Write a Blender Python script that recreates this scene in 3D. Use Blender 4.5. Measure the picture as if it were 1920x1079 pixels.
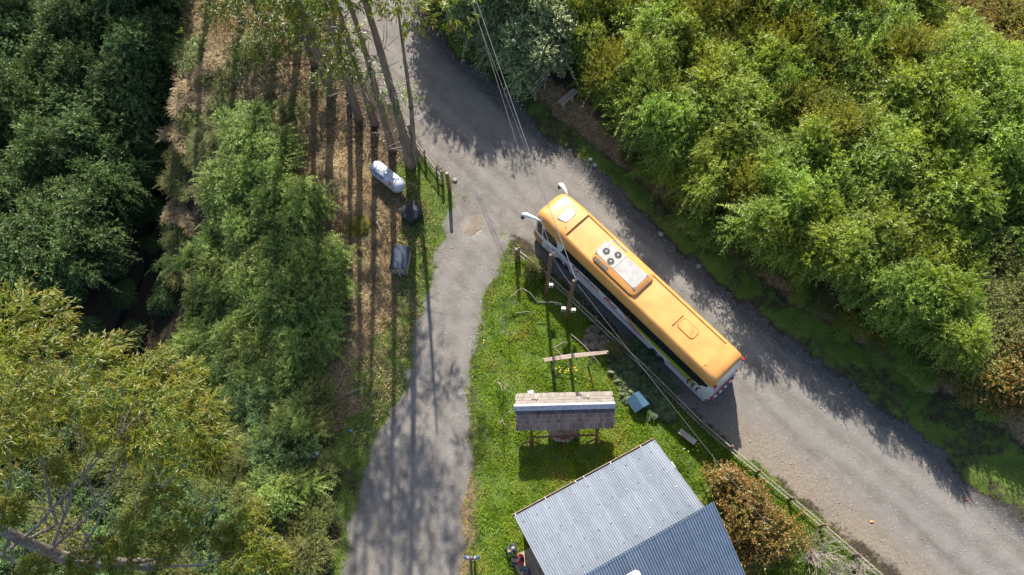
import bpy, bmesh, math, random
import numpy as np
from mathutils import Vector, Matrix

# ------------------------------------------------------------------ clear
for o in list(bpy.data.objects): bpy.data.objects.remove(o, do_unlink=True)
SC = bpy.context.scene
COL = SC.collection
R = math.radians
random.seed(7); rng = np.random.default_rng(7)

# ------------------------------------------------------------------ camera, sky, sun, exposure
CAM_H, TILT, FPX = 45.0, R(21), 1450.0
cd = bpy.data.cameras.new('camera'); cam = bpy.data.objects.new('camera', cd); COL.objects.link(cam)
cam.location = (0, 0, CAM_H); cam.rotation_euler = (TILT, 0, 0)
cd.sensor_width = 36; cd.lens = 36 * FPX / 1920; cd.clip_start = 0.5; cd.clip_end = 3000
SC.camera = cam
SUN_EL, SUN_AZ = 38.0, -4.0          # azimuth clockwise from +Y
w = bpy.data.worlds.new('World'); SC.world = w; w.use_nodes = True
nt = w.node_tree; bg = nt.nodes['Background']
sky = nt.nodes.new('ShaderNodeTexSky'); sky.sky_type = 'NISHITA'; sky.sun_disc = False
sky.sun_elevation = R(SUN_EL); sky.sun_rotation = R(SUN_AZ)
sky.air_density = 1.0; sky.dust_density = 1.5; sky.ozone_density = 1.0
nt.links.new(sky.outputs[0], bg.inputs[0]); bg.inputs[1].default_value = 0.11
sd_ = bpy.data.lights.new('sun', 'SUN'); sd_.energy = 5.0; sd_.angle = R(0.55); sd_.color = (1, .94, .84)
sun = bpy.data.objects.new('sun', sd_); COL.objects.link(sun)
sv = Vector((math.sin(R(SUN_AZ)) * math.cos(R(SUN_EL)), math.cos(R(SUN_AZ)) * math.cos(R(SUN_EL)), math.sin(R(SUN_EL))))
sun.rotation_euler = sv.to_track_quat('Z', 'Y').to_euler(); sun.location = (0, 30, 60)
vs = SC.view_settings; vs.view_transform = 'Standard'; vs.look = 'None'; vs.exposure = 1.2; vs.gamma = 1; vs.use_curve_mapping = False
SC.render.engine = 'CYCLES'
SC.cycles.max_bounces = 5; SC.cycles.diffuse_bounces = 2; SC.cycles.glossy_bounces = 2
SC.cycles.transmission_bounces = 3; SC.cycles.transparent_max_bounces = 4

# ------------------------------------------------------------------ numeric helpers
_tab = np.random.default_rng(3).random((256, 256))
def vnoise(x, y, s=1.0, o=0):
    x = np.asarray(x, float) * s + 37.7 + o * 17.3; y = np.asarray(y, float) * s + 91.3 + o * 9.1
    xi = np.floor(x).astype(int); yi = np.floor(y).astype(int); fx = x - xi; fy = y - yi
    fx = fx * fx * (3 - 2 * fx); fy = fy * fy * (3 - 2 * fy)
    a = _tab[xi % 256, yi % 256]; b = _tab[(xi + 1) % 256, yi % 256]
    c = _tab[xi % 256, (yi + 1) % 256]; d = _tab[(xi + 1) % 256, (yi + 1) % 256]
    return (a * (1 - fx) + b * fx) * (1 - fy) + (c * (1 - fx) + d * fx) * fy
def fbm(x, y, s=1.0, o=0):
    return (vnoise(x, y, s, o) * .55 + vnoise(x, y, s * 2.1, o + 1) * .28 + vnoise(x, y, s * 4.4, o + 2) * .17)
def sstep(a, b, x):
    t = np.clip((np.asarray(x, float) - a) / (b - a), 0, 1); return t * t * (3 - 2 * t)
def seg_dist(x, y, pts, closed=False):
    d = np.full(np.shape(x), 1e9); n = len(pts)
    for i in range(n if closed else n - 1):
        ax, ay = pts[i]; bx, by = pts[(i + 1) % n]
        vx, vy = bx - ax, by - ay; L = vx * vx + vy * vy + 1e-9
        t = np.clip(((x - ax) * vx + (y - ay) * vy) / L, 0, 1)
        d = np.minimum(d, np.hypot(x - ax - t * vx, y - ay - t * vy))
    return d
def inside(x, y, pts):
    r = np.zeros(np.shape(x), bool); n = len(pts)
    for i in range(n):
        ax, ay = pts[i]; bx, by = pts[(i + 1) % n]
        if ay == by: continue
        c = ((ay > y) != (by > y)) & (x < (bx - ax) * (y - ay) / (by - ay) + ax)
        r ^= c
    return r
def sdist(x, y, pts):                              # negative inside
    d = seg_dist(x, y, pts, True); return np.where(inside(x, y, pts), -d, d)
def gnd(px, py, z=0.0):                            # survey point of the photograph -> place on the level z
    u = (px - 960) / FPX; v = (539.5 - py) / FPX
    dy = math.sin(TILT) + v * math.cos(TILT); dz = -math.cos(TILT) + v * math.sin(TILT)
    t = (z - CAM_H) / dz
    return (u * t, dy * t)
def G(l, z=0.0): return [gnd(a, b, z) for a, b in l]

# ------------------------------------------------------------------ plan of the place (metres)
ROAD = G([(540, -90), (590, -40), (625, 40), (680, 130), (740, 210), (790, 270), (848, 345), (900, 410), (970, 445), (1010, 482), (1140, 604),
          (1300, 768), (1396, 850), (1420, 862), (1520, 948), (1640, 1050), (1760, 1150), (1900, 1290), (2300, 1290), (1960, 1022), (1920, 985), (1800, 885), (1700, 803),
          (1600, 730), (1500, 648), (1400, 568), (1300, 478), (1170, 370), (1080, 300), (960, 190), (870, 110), (815, 50), (770, -20), (720, -90)])
DRIVE = G([(848, 345), (852, 400), (842, 450), (815, 500), (790, 580), (772, 680), (728, 800), (690, 900), (655, 985), (648, 1079), (640, 1250), (860, 1250), (861, 1079),
           (866, 1000), (872, 900), (878, 760), (893, 650), (910, 560), (946, 480), (970, 445), (900, 410)])
LAWN = G([(946, 480), (970, 452), (1010, 490), (1140, 612), (1300, 776), (1395, 858), (1418, 868), (1518, 955), (1635, 1058), (1755, 1158), (1700, 1250), (860, 1250), (861, 1079),
          (866, 1000), (872, 900), (878, 760), (893, 650), (910, 560)])
REDGE = G([(700, -110), (770, -20), (815, 50), (870, 110), (960, 190), (1080, 300), (1170, 370), (1300, 478), (1400, 568), (1500, 648), (1600, 730), (1700, 803), (1800, 885), (1920, 985), (2200, 1220)])
CREST_L = G([(330, -120), (380, 0), (400, 130), (500, 300), (610, 430), (668, 600), (655, 720), (610, 820), (560, 920), (540, 1079), (540, 1300)])
def left_of(x, y, pts):                             # signed distance, positive on the left (-x) of a line that runs down the picture
    d = seg_dist(x, y, pts); ys = np.array([p[1] for p in pts])[::-1]; xs = np.array([p[0] for p in pts])[::-1]
    return np.where(np.asarray(x) < np.interp(y, ys, xs), d, -d)
def right_of(x, y):
    ys = np.array([p[1] for p in REDGE])[::-1]; xs = np.array([p[0] for p in REDGE])[::-1]
    d = seg_dist(x, y, REDGE); return np.where(np.asarray(x) > np.interp(y, ys, xs), d, -d)
PUD = gnd(889, 424)
STRIP = G([(775, 285), (840, 345), (850, 380), (840, 445), (812, 500), (790, 570), (765, 565), (745, 480), (755, 400), (735, 350), (745, 300)])
STRIP2 = G([(785, 575), (768, 680), (725, 795), (690, 880), (640, 900), (625, 830), (655, 760), (665, 670), (700, 590)])
GUL = [(-27.5, 37), (-27.5, 33), (-26.5, 29), (-26, 25), (-25.5, 21), (-26, 17), (-27, 13)]
def terrain(x, y):
    x = np.asarray(x, float); y = np.asarray(y, float)
    dl = left_of(x, y, CREST_L); dr = right_of(x, y)
    z = -6.5 * sstep(0, 12, dl) + 5.5 * sstep(14, 32, dl)
    z = z - 2.2 * np.exp(-(seg_dist(x, y, GUL) / 2.2) ** 2)
    z = z + .10 * sstep(.0, .5, dr) - .16 * np.exp(-((dr + .5) / .45) ** 2) + .9 * sstep(1.8, 5, dr) + 2.4 * sstep(5, 20, dr)
    sr = np.minimum(sdist(x, y, ROAD), sdist(x, y, DRIVE))
    off = sstep(0, 1.0, sr)
    z = z + off * (.05 + .22 * (fbm(x, y, .5) - .5) + .10 * (fbm(x, y, 2.2, 5) - .5)) + (1 - off) * (.05 * (fbm(x, y, .6, 8) - .5) + .02 * (fbm(x, y, 3, 2) - .5))
    z = z - .09 * np.exp(-(((x - PUD[0]) / .9) ** 2 + ((y - PUD[1]) / 1.1) ** 2))
    return z
def T(x, y): return float(terrain(np.array([x]), np.array([y]))[0])
def at(px, py, h=0.0):                              # place whose point h above the terrain is seen there
    z = h
    for _ in range(8):
        x, y = gnd(px, py, z); z = .5 * z + .5 * (T(x, y) + h)
    return (x, y, z - h)

# ------------------------------------------------------------------ materials
def mat(name, build):
    m = bpy.data.materials.new(name); m.use_nodes = True; n = m.node_tree.nodes; l = m.node_tree.links
    n.clear(); out = n.new('ShaderNodeOutputMaterial'); build(n, l, out); return m
def ramp(n, stops, interp='LINEAR'):
    r = n.new('ShaderNodeValToRGB'); r.color_ramp.interpolation = interp; e = r.color_ramp.elements
    e[0].position, e[0].color = stops[0][0], (*stops[0][1], 1); e[1].position, e[1].color = stops[-1][0], (*stops[-1][1], 1)
    for p, c in stops[1:-1]: q = e.new(p); q.color = (*c, 1)
    return r
def simple(name, c1, c2=None, rough=.6, scale=3.0, metal=0.0, bump=0.0, stretch=(1, 1, 1), spec=.5, coat=0.0, obj_rand=0.0, world=False):
    c2 = c2 or tuple(v * .8 for v in c1)
    def b(n, l, out):
        p = n.new('ShaderNodeBsdfPrincipled'); p.inputs['Roughness'].default_value = rough; p.inputs['Metallic'].default_value = metal
        p.inputs['Specular IOR Level'].default_value = spec; p.inputs['Coat Weight'].default_value = coat; p.inputs['Coat Roughness'].default_value = .08
        tc = n.new('ShaderNodeTexCoord'); mp = n.new('ShaderNodeMapping'); mp.inputs['Scale'].default_value = stretch
        geo = n.new('ShaderNodeNewGeometry')
        l.new(geo.outputs['Position'] if world else tc.outputs['Object'], mp.inputs[0])
        no = n.new('ShaderNodeTexNoise'); no.inputs['Scale'].default_value = scale; no.inputs['Detail'].default_value = 6; no.inputs['Roughness'].default_value = .65
        l.new(mp.outputs[0], no.inputs['Vector'])
        r = ramp(n, [(.3, c2), (.7, c1)]); l.new(no.outputs['Fac'], r.inputs[0])
        col = r.outputs[0]
        if obj_rand:
            oi = n.new('ShaderNodeObjectInfo'); mr = n.new('ShaderNodeMapRange'); mr.inputs[3].default_value = 1 - obj_rand; mr.inputs[4].default_value = 1 + obj_rand
            l.new(oi.outputs['Random'], mr.inputs[0]); hv = n.new('ShaderNodeHueSaturation'); l.new(mr.outputs[0], hv.inputs['Value']); l.new(col, hv.inputs['Color']); col = hv.outputs[0]
        l.new(col, p.inputs['Base Color'])
        if bump:
            bp = n.new('ShaderNodeBump'); bp.inputs['Strength'].default_value = bump; bp.inputs['Distance'].default_value = .02
            l.new(no.outputs['Fac'], bp.inputs['Height']); l.new(bp.outputs[0], p.inputs['Normal'])
        l.new(p.outputs[0], out.inputs[0])
    return mat(name, b)
def leaf(name, cols, tip, rough=.45, transl=.3, hue=.03, val=.25, spec=.5, tipamt=.6, patch=None):
    def b(n, l, out):
        a = n.new('ShaderNodeAttribute'); a.attribute_name = 'rnd'; t = n.new('ShaderNodeAttribute'); t.attribute_name = 'tip'
        r = ramp(n, [(i / (len(cols) - 1), c) for i, c in enumerate(cols)]); l.new(a.outputs['Fac'], r.inputs[0])
        mx = n.new('ShaderNodeMix'); mx.data_type = 'RGBA'; mx.inputs[7].default_value = (*tip, 1)
        mm = n.new('ShaderNodeMath'); mm.operation = 'MULTIPLY'; mm.inputs[1].default_value = tipamt; l.new(t.outputs['Fac'], mm.inputs[0])
        l.new(mm.outputs[0], mx.inputs[0]); l.new(r.outputs[0], mx.inputs[6]); col = mx.outputs[2]
        geo = n.new('ShaderNodeNewGeometry')
        if patch:
            pn = n.new('ShaderNodeTexNoise'); pn.inputs['Scale'].default_value = patch[0]; pn.inputs['Detail'].default_value = 2; l.new(geo.outputs['Position'], pn.inputs['Vector'])
            pr = ramp(n, [(.48, (0, 0, 0)), (.66, (1, 1, 1))]); l.new(pn.outputs['Fac'], pr.inputs[0])
            pm = n.new('ShaderNodeMix'); pm.data_type = 'RGBA'; pm.inputs[7].default_value = (*patch[1], 1)
            q = n.new('ShaderNodeMath'); q.operation = 'MULTIPLY'; q.inputs[1].default_value = patch[2]; l.new(pr.outputs[0], q.inputs[0])
            l.new(q.outputs[0], pm.inputs[0]); l.new(col, pm.inputs[6]); col = pm.outputs[2]
        oi = n.new('ShaderNodeObjectInfo'); hs = n.new('ShaderNodeHueSaturation'); l.new(col, hs.inputs['Color'])
        m1 = n.new('ShaderNodeMapRange'); m1.inputs[3].default_value = .5 - hue; m1.inputs[4].default_value = .5 + hue; l.new(oi.outputs['Random'], m1.inputs[0]); l.new(m1.outputs[0], hs.inputs['Hue'])
        no = n.new('ShaderNodeTexNoise'); no.inputs['Scale'].default_value = .55; no.inputs['Detail'].default_value = 3; l.new(geo.outputs['Position'], no.inputs['Vector'])
        m2 = n.new('ShaderNodeMapRange'); m2.inputs[1].default_value = .3; m2.inputs[2].default_value = .7; m2.inputs[3].default_value = 1 - val; m2.inputs[4].default_value = 1 + val
        l.new(no.outputs['Fac'], m2.inputs[0]); l.new(m2.outputs[0], hs.inputs['Value'])
        p = n.new('ShaderNodeBsdfPrincipled'); p.inputs['Roughness'].default_value = rough; p.inputs['Specular IOR Level'].default_value = spec
        l.new(hs.outputs[0], p.inputs['Base Color'])
        tr = n.new('ShaderNodeBsdfTranslucent'); h2 = n.new('ShaderNodeHueSaturation'); h2.inputs['Hue'].default_value = .485; h2.inputs['Saturation'].default_value = 1.15; h2.inputs['Value'].default_value = 1.5
        l.new(hs.outputs[0], h2.inputs['Color']); l.new(h2.outputs[0], tr.inputs[0])
        ms = n.new('ShaderNodeMixShader'); ms.inputs[0].default_value = transl; l.new(p.outputs[0], ms.inputs[1]); l.new(tr.outputs[0], ms.inputs[2]); l.new(ms.outputs[0], out.inputs[0])
    return mat(name, b)

def ground_mat():
    def b(n, l, out):
        geo = n.new('ShaderNodeNewGeometry'); pos = geo.outputs['Position']
        def noise(s, d=5, ro=.6, vec=None):
            q = n.new('ShaderNodeTexNoise'); q.inputs['Scale'].default_value = s; q.inputs['Detail'].default_value = d; q.inputs['Roughness'].default_value = ro
            l.new(vec or pos, q.inputs['Vector']); return q.outputs['Fac']
        def mix(fac, a, bb):
            q = n.new('ShaderNodeMix'); q.data_type = 'RGBA'; l.new(fac, q.inputs[0]); l.new(a, q.inputs[6]); l.new(bb, q.inputs[7]); return q.outputs[2]
        def attr(nm):
            q = n.new('ShaderNodeAttribute'); q.attribute_name = nm; s = n.new('ShaderNodeSeparateColor'); l.new(q.outputs['Color'], s.inputs[0]); return list(s.outputs) + [q.outputs['Alpha']]
        def math2(op, a, bv):
            q = n.new('ShaderNodeMath'); q.operation = op; q.use_clamp = True
            l.new(a, q.inputs[0])
            if isinstance(bv, (int, float)): q.inputs[1].default_value = bv
            else: l.new(bv, q.inputs[1])
            return q.outputs[0]
        def rp(f, stops): r = ramp(n, stops); l.new(f, r.inputs[0]); return r.outputs[0]
        m1 = attr('m1'); m2 = attr('m2')
        n1 = noise(1.2); n2 = noise(6); n3 = noise(28, 3); n0 = noise(.35, 3)
        soil = rp(n2, [(.3, (.020, .016, .010)), (.7, (.048, .036, .024))])
        dry = rp(n2, [(.25, (.075, .050, .026)), (.5, (.19, .128, .066)), (.75, (.37, .275, .145))])
        grass = rp(n1, [(.25, (.035, .060, .010)), (.5, (.065, .105, .014)), (.75, (.11, .14, .024))])
        # road gravel
        mp = n.new('ShaderNodeMapping'); mp.vector_type = 'TEXTURE'; mp.inputs['Rotation'].default_value = (0, 0, R(-47)); mp.inputs['Scale'].default_value = (11, .75, 1); l.new(pos, mp.inputs[0])
        nst = noise(1.0, 5, .6, mp.outputs[0])
        road = rp(n1, [(.25, (.106, .095, .084)), (.5, (.138, .125, .111)), (.8, (.184, .169, .153))])
        streak = rp(nst, [(.28, (.76, .745, .73)), (.5, (1, 1, 1)), (.74, (1.22, 1.2, 1.17))])
        q = n.new('ShaderNodeMix'); q.data_type = 'RGBA'; q.blend_type = 'MULTIPLY'; q.inputs[0].default_value = 1; l.new(road, q.inputs[6]); l.new(streak, q.inputs[7]); road = q.outputs[2]
        vo = n.new('ShaderNodeTexVoronoi'); vo.inputs['Scale'].default_value = 11; l.new(pos, vo.inputs['Vector'])
        spk = math2('LESS_THAN', vo.outputs['Distance'], .26)
        cs = n.new('ShaderNodeSeparateColor'); l.new(vo.outputs['Color'], cs.inputs[0])
        spk = math2('MULTIPLY', spk, math2('GREATER_THAN', cs.outputs[0], .80))
        stone = rp(cs.outputs[1], [(0, (.13, .125, .12)), (.5, (.32, .31, .295)), (1, (.52, .51, .49))])
        grain = rp(n3, [(.3, (.80, .80, .80)), (.7, (1.15, 1.15, 1.15))])
        q = n.new('ShaderNodeMix'); q.data_type = 'RGBA'; q.blend_type = 'MULTIPLY'; q.inputs[0].default_value = 1; l.new(road, q.inputs[6]); l.new(grain, q.inputs[7]); road = q.outputs[2]
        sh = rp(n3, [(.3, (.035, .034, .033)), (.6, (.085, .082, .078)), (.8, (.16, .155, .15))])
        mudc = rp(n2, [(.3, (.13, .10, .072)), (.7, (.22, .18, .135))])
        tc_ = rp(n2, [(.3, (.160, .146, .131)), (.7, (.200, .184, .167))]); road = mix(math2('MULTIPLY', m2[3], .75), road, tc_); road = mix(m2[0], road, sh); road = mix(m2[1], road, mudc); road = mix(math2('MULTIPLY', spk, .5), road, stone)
        wetc = rp(n2, [(.3, (.12, .10, .078)), (.7, (.30, .27, .235))])
        road = mix(m2[2], road, wetc)
        # layering, with ragged edges
        jag = math2('ADD', math2('MULTIPLY', noise(4.5, 6, .7), .9), -.45 + 0.0) if False else None
        def edge(m, s, wd=.12):
            nn = noise(s, 6, .7); a = math2('ADD', m, 0.0)
            q = n.new('ShaderNodeMath'); q.operation = 'SUBTRACT'; l.new(nn, q.inputs[0]); q.inputs[1].default_value = .5
            r2 = n.new('ShaderNodeMath'); r2.operation = 'MULTIPLY_ADD'; l.new(q.outputs[0], r2.inputs[0]); r2.inputs[1].default_value = 1.3; l.new(a, r2.inputs[2])
            mr = n.new('ShaderNodeMapRange'); mr.inputs[1].default_value = .5 - wd; mr.inputs[2].default_value = .5 + wd; l.new(r2.outputs[0], mr.inputs[0]); return mr.outputs[0]
        c = mix(edge(m1[1], 2.5, .25), soil, dry); c = mix(edge(m1[0], 3.0, .2), c, grass); c = mix(edge(m1[2], 4.0, .15), c, road)
        p = n.new('ShaderNodeBsdfPrincipled'); p.inputs['Specular IOR Level'].default_value = .25
        rr = n.new('ShaderNodeMapRange'); rr.inputs[3].default_value = .9; rr.inputs[4].default_value = .35; l.new(m2[2], rr.inputs[0]); l.new(rr.outputs[0], p.inputs['Roughness'])
        l.new(c, p.inputs['Base Color'])
        hsum = n.new('ShaderNodeMath'); hsum.operation = 'MULTIPLY_ADD'; l.new(n3, hsum.inputs[0]); hsum.inputs[1].default_value = .5; l.new(n2, hsum.inputs[2])
        bp = n.new('ShaderNodeBump'); bp.inputs['Strength'].default_value = .55; bp.inputs['Distance'].default_value = .05; l.new(hsum.outputs[0], bp.inputs['Height']); l.new(bp.outputs[0], p.inputs['Normal'])
        l.new(p.outputs[0], out.inputs[0])
    return mat('ground', b)
M = {}
M['ground'] = ground_mat()
M['quila'] = leaf('quila', [(.052, .112, .012), (.110, .208, .022), (.178, .282, .038), (.265, .35, .085)], (.40, .44, .11), rough=.45, transl=.42, hue=.012, val=.28, spec=.4, patch=(.20, (.25, .28, .02), .5))
M['quila_shade'] = leaf('quila_shade', [(.012, .036, .007), (.025, .062, .013), (.055, .108, .025), (.11, .175, .05)], (.22, .30, .11), rough=.5, transl=.25, hue=.01, val=.4, spec=.25)  # shade is put into the dark leaf colours, sunlit sprays into the pale tips
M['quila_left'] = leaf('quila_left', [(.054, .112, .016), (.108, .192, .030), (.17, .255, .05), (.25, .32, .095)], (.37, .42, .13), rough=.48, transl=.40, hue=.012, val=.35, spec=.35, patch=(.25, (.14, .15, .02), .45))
M['silver'] = leaf('silver', [(.07, .115, .035), (.135, .19, .065), (.21, .27, .11), (.33, .38, .20)], (.38, .43, .22), rough=.4, transl=.25, hue=.015)
M['heath'] = leaf('heath', [(.060, .088, .010), (.11, .150, .014), (.175, .21, .018), (.24, .26, .025)], (.28, .27, .02), rough=.55, transl=.38, hue=.008, patch=(.4, (.24, .22, .012), .5))
M['olive'] = leaf('olive', [(.055, .075, .016), (.10, .125, .024), (.15, .17, .034), (.21, .22, .05)], (.25, .25, .06), rough=.55, transl=.3, hue=.02)
M['gorse'] = leaf('gorse', [(.05, .065, .012), (.08, .095, .016), (.11, .12, .02), (.16, .15, .02), (.55, .36, .01)], (.6, .42, .01), rough=.6, transl=.2, tipamt=.45)
M['rust'] = leaf('rust', [(.034, .062, .008), (.068, .105, .012), (.125, .135, .016), (.19, .11, .02)], (.34, .13, .02), rough=.5, transl=.25, hue=.02)
M['euca'] = leaf('euca', [(.026, .066, .004), (.060, .128, .005), (.108, .185, .008), (.18, .205, .012)], (.38, .18, .02), rough=.42, transl=.38, hue=.008, tipamt=.45, val=.25, spec=.35)
M['euca_low'] = leaf('euca_low', [(.035, .066, .008), (.066, .112, .010), (.11, .155, .014), (.17, .185, .02)], (.20, .19, .02), rough=.4, transl=.3, hue=.015, tipamt=.4)
M['fern'] = leaf('fern', [(.030, .055, .012), (.05, .085, .02), (.08, .12, .03), (.11, .15, .04)], (.13, .16, .05), rough=.5, transl=.25)
M['deadfern'] = leaf('deadfern', [(.10, .07, .05), (.17, .12, .085), (.24, .175, .12), (.30, .23, .16)], (.32, .24, .17), rough=.8, transl=.1)
M['grass'] = leaf('grass', [(.065, .128, .008), (.130, .245, .012), (.205, .345, .02), (.29, .41, .035)], (.36, .42, .06), rough=.55, transl=.48, hue=.0, val=.4, spec=.3, tipamt=.5, patch=(.55, (.26, .22, .06), .7))
M['verge'] = leaf('verge', [(.060, .100, .010), (.105, .165, .014), (.16, .215, .022), (.24, .25, .04)], (.32, .29, .08), rough=.6, transl=.3, hue=0, val=.4, spec=.3, patch=(.6, (.17, .15, .04), .7))
M['straw'] = leaf('straw', [(.10, .066, .034), (.22, .150, .075), (.36, .26, .13), (.50, .39, .21)], (.52, .41, .23), rough=.75, transl=.15, hue=.0, val=.35)
M['twig'] = simple('twig', (.26, .215, .18), (.14, .112, .092), .85, 6)
M['twig_pale'] = simple('twig_pale', (.44, .37, .32), (.28, .23, .195), .85, 6)
M['bark'] = simple('bark', (.28, .21, .155), (.085, .058, .042), .85, 2.2, stretch=(3, 3, .35), bump=.6, world=True)
M['bark_pale'] = simple('bark_pale', (.30, .255, .215), (.085, .064, .05), .8, 2.5, stretch=(3, 3, .5), bump=.4)
M['stone'] = simple('stone', (.34, .33, .315), (.11, .105, .10), .8, 5, world=True)
M['wood_grey'] = simple('wood_grey', (.36, .315, .27), (.20, .165, .14), .85, 4, stretch=(1, 1, .25), bump=.4, obj_rand=.2)
M['wood_brown'] = simple('wood_brown', (.22, .12, .07), (.12, .062, .036), .75, 4, bump=.3, obj_rand=.15)
M['wood_red'] = simple('wood_red', (.20, .085, .045), (.12, .05, .028), .6, 4, bump=.2)
M['plank'] = simple('plank', (.36, .27, .20), (.21, .15, .11), .8, 5, stretch=(.4, 2, 1), bump=.3, obj_rand=.25)
M['deck'] = simple('deck', (.44, .34, .235), (.30, .22, .15), .75, 5, stretch=(.4, 2, 1), obj_rand=.15)
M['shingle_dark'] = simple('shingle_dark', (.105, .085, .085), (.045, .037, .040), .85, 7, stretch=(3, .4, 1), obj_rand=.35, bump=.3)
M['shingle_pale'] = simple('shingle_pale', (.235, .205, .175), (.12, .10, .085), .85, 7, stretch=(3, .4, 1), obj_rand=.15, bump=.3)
M['ridge'] = simple('ridge', (.25, .28, .33), (.13, .15, .185), .4, 5, metal=.0)
M['zinc'] = simple('zinc', (.180, .203, .238), (.110, .128, .156), .5, 1.1, metal=.0, spec=.35, obj_rand=.09, stretch=(1.6, .6, 1))
M['zinc_shade'] = simple('zinc_shade', (.19, .235, .30), (.14, .175, .23), .45, 1.2, metal=.15, obj_rand=.08)  # same zinc; bluish tone of the slope turned from the sun, put into colour
M['bluesheet'] = simple('bluesheet', (.055, .125, .19), (.035, .085, .13), .5, 3, metal=.1)
M['navysheet'] = simple('navysheet', (.042, .058, .088), (.022, .030, .046), .55, 4, spec=.3)
M['darksheet'] = simple('darksheet', (.026, .030, .036), (.016, .018, .022), .6, 4, spec=.3)
M['white'] = simple('white', (.66, .66, .68), (.54, .54, .56), .35, 1.2, coat=.3)
M['tankwhite'] = simple('tankwhite', (.50, .51, .55), (.40, .41, .45), .4, 1.5)
M['orange'] = simple('orange', (.60, .285, .072), (.47, .205, .046), .45, 1.1, coat=.35, spec=.5)
M['orange_low'] = simple('orange_low', (.45, .19, .04), (.30, .13, .035), .5, 3)
M['glass'] = simple('glass', (.014, .016, .02), (.010, .011, .013), .08, 1, spec=.8)
M['black'] = simple('black', (.016, .016, .017), (.010, .010, .010), .6, 5)
M['rubber'] = simple('rubber', (.03, .03, .03), (.02, .02, .02), .85, 6)
M['acpanel'] = simple('acpanel', (.34, .325, .31), (.235, .225, .21), .5, 2.5)
M['seam'] = simple('seam', (.30, .12, .02), (.24, .09, .015), .6, 3)
M['hatchglass'] = simple('hatchglass', (.52, .52, .54), (.47, .47, .49), .3, 2)
M['grille'] = simple('grille', (.10, .075, .05), (.05, .04, .03), .7, 6)
M['lampred'] = simple('lampred', (.48, .02, .04), (.40, .015, .03), .25, 3)
M['maroon'] = simple('maroon', (.24, .018, .028), (.20, .015, .022), .35, 3)
M['red'] = simple('red', (.46, .025, .035), (.40, .02, .03), .35, 3)
M['inkbrown'] = simple('inkbrown', (.15, .05, .05), (.12, .04, .04), .4, 3)
M['yellowgreen'] = simple('yellowgreen', (.42, .42, .015), (.20, .26, .012), .35, 1.6, stretch=(.5, 1, 3))
M['greenstripe'] = simple('greenstripe', (.09, .19, .02), (.06, .13, .015), .35, 3)
M['brownstripe'] = simple('brownstripe', (.20, .10, .045), (.16, .08, .035), .35, 3)
M['blue'] = simple('blue', (.04, .16, .40), (.03, .12, .30), .5, 3)
M['chrome'] = simple('chrome', (.55, .55, .57), (.42, .42, .44), .3, 4, metal=.8)
M['concrete'] = simple('concrete', (.36, .34, .32), (.25, .24, .22), .85, 4)
M['greenmesh'] = simple('greenmesh', (.055, .10, .07), (.035, .07, .05), .8, 8)
M['wire'] = simple('wire', (.17, .17, .175), (.12, .12, .125), .5, 4)
M['box'] = simple('box', (.58, .55, .50), (.45, .42, .37), .6, 5)
M['gasorange'] = simple('gasorange', (.80, .20, .02), (.75, .18, .02), .4, 3)
M['gasgreen'] = simple('gasgreen', (.02, .25, .12), (.018, .2, .1), .4, 3)
M['gasblue'] = simple('gasblue', (.08, .08, .28), (.06, .06, .22), .4, 3)
M['skin'] = simple('skin', (.50, .30, .22), (.44, .26, .19), .55, 6)
M['hair'] = simple('hair', (.14, .075, .035), (.08, .045, .02), .6, 14)
M['hairdark'] = simple('hairdark', (.025, .022, .022), (.014, .012, .012), .6, 14)
M['capgrey'] = simple('capgrey', (.24, .24, .25), (.15, .15, .16), .8, 12)
M['jacketblue'] = simple('jacketblue', (.025, .10, .26), (.015, .06, .16), .75, 9)
M['knit'] = simple('knit', (.55, .47, .42), (.36, .30, .27), .9, 18)
M['jacketdark'] = simple('jacketdark', (.045, .047, .058), (.025, .027, .035), .75, 9)
M['jacketred'] = simple('jacketred', (.52, .018, .035), (.36, .012, .025), .6, 6)
M['jeans'] = simple('jeans', (.035, .05, .10), (.02, .03, .065), .85, 9)
M['stripe'] = simple('stripe', (.10, .16, .34), (.06, .10, .24), .8, 9)
M['shoe'] = simple('shoe', (.05, .05, .05), (.03, .03, .03), .7, 9)
def water_mat():
    def b(n, l, out):
        p = n.new('ShaderNodeBsdfPrincipled'); p.inputs['Base Color'].default_value = (.012, .016, .018, 1); p.inputs['Roughness'].default_value = .12
        no = n.new('ShaderNodeTexNoise'); no.inputs['Scale'].default_value = 5; bp = n.new('ShaderNodeBump'); bp.inputs['Strength'].default_value = .5; bp.inputs['Distance'].default_value = .05
        l.new(no.outputs['Fac'], bp.inputs['Height']); l.new(bp.outputs[0], p.inputs['Normal']); l.new(p.outputs[0], out.inputs[0])
    return mat('water', b)
M['water'] = water_mat()
def puddle_mat():
    def b(n, l, out):
        p = n.new('ShaderNodeBsdfPrincipled'); p.inputs['Roughness'].default_value = .12
        no = n.new('ShaderNodeTexNoise'); no.inputs['Scale'].default_value = 2.5; r = ramp(n, [(.3, (.15, .118, .085)), (.7, (.21, .168, .122))]); l.new(no.outputs['Fac'], r.inputs[0]); l.new(r.outputs[0], p.inputs['Base Color'])
        l.new(p.outputs[0], out.inputs[0])
    return mat('puddle', b)
M['puddle'] = puddle_mat()

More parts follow.
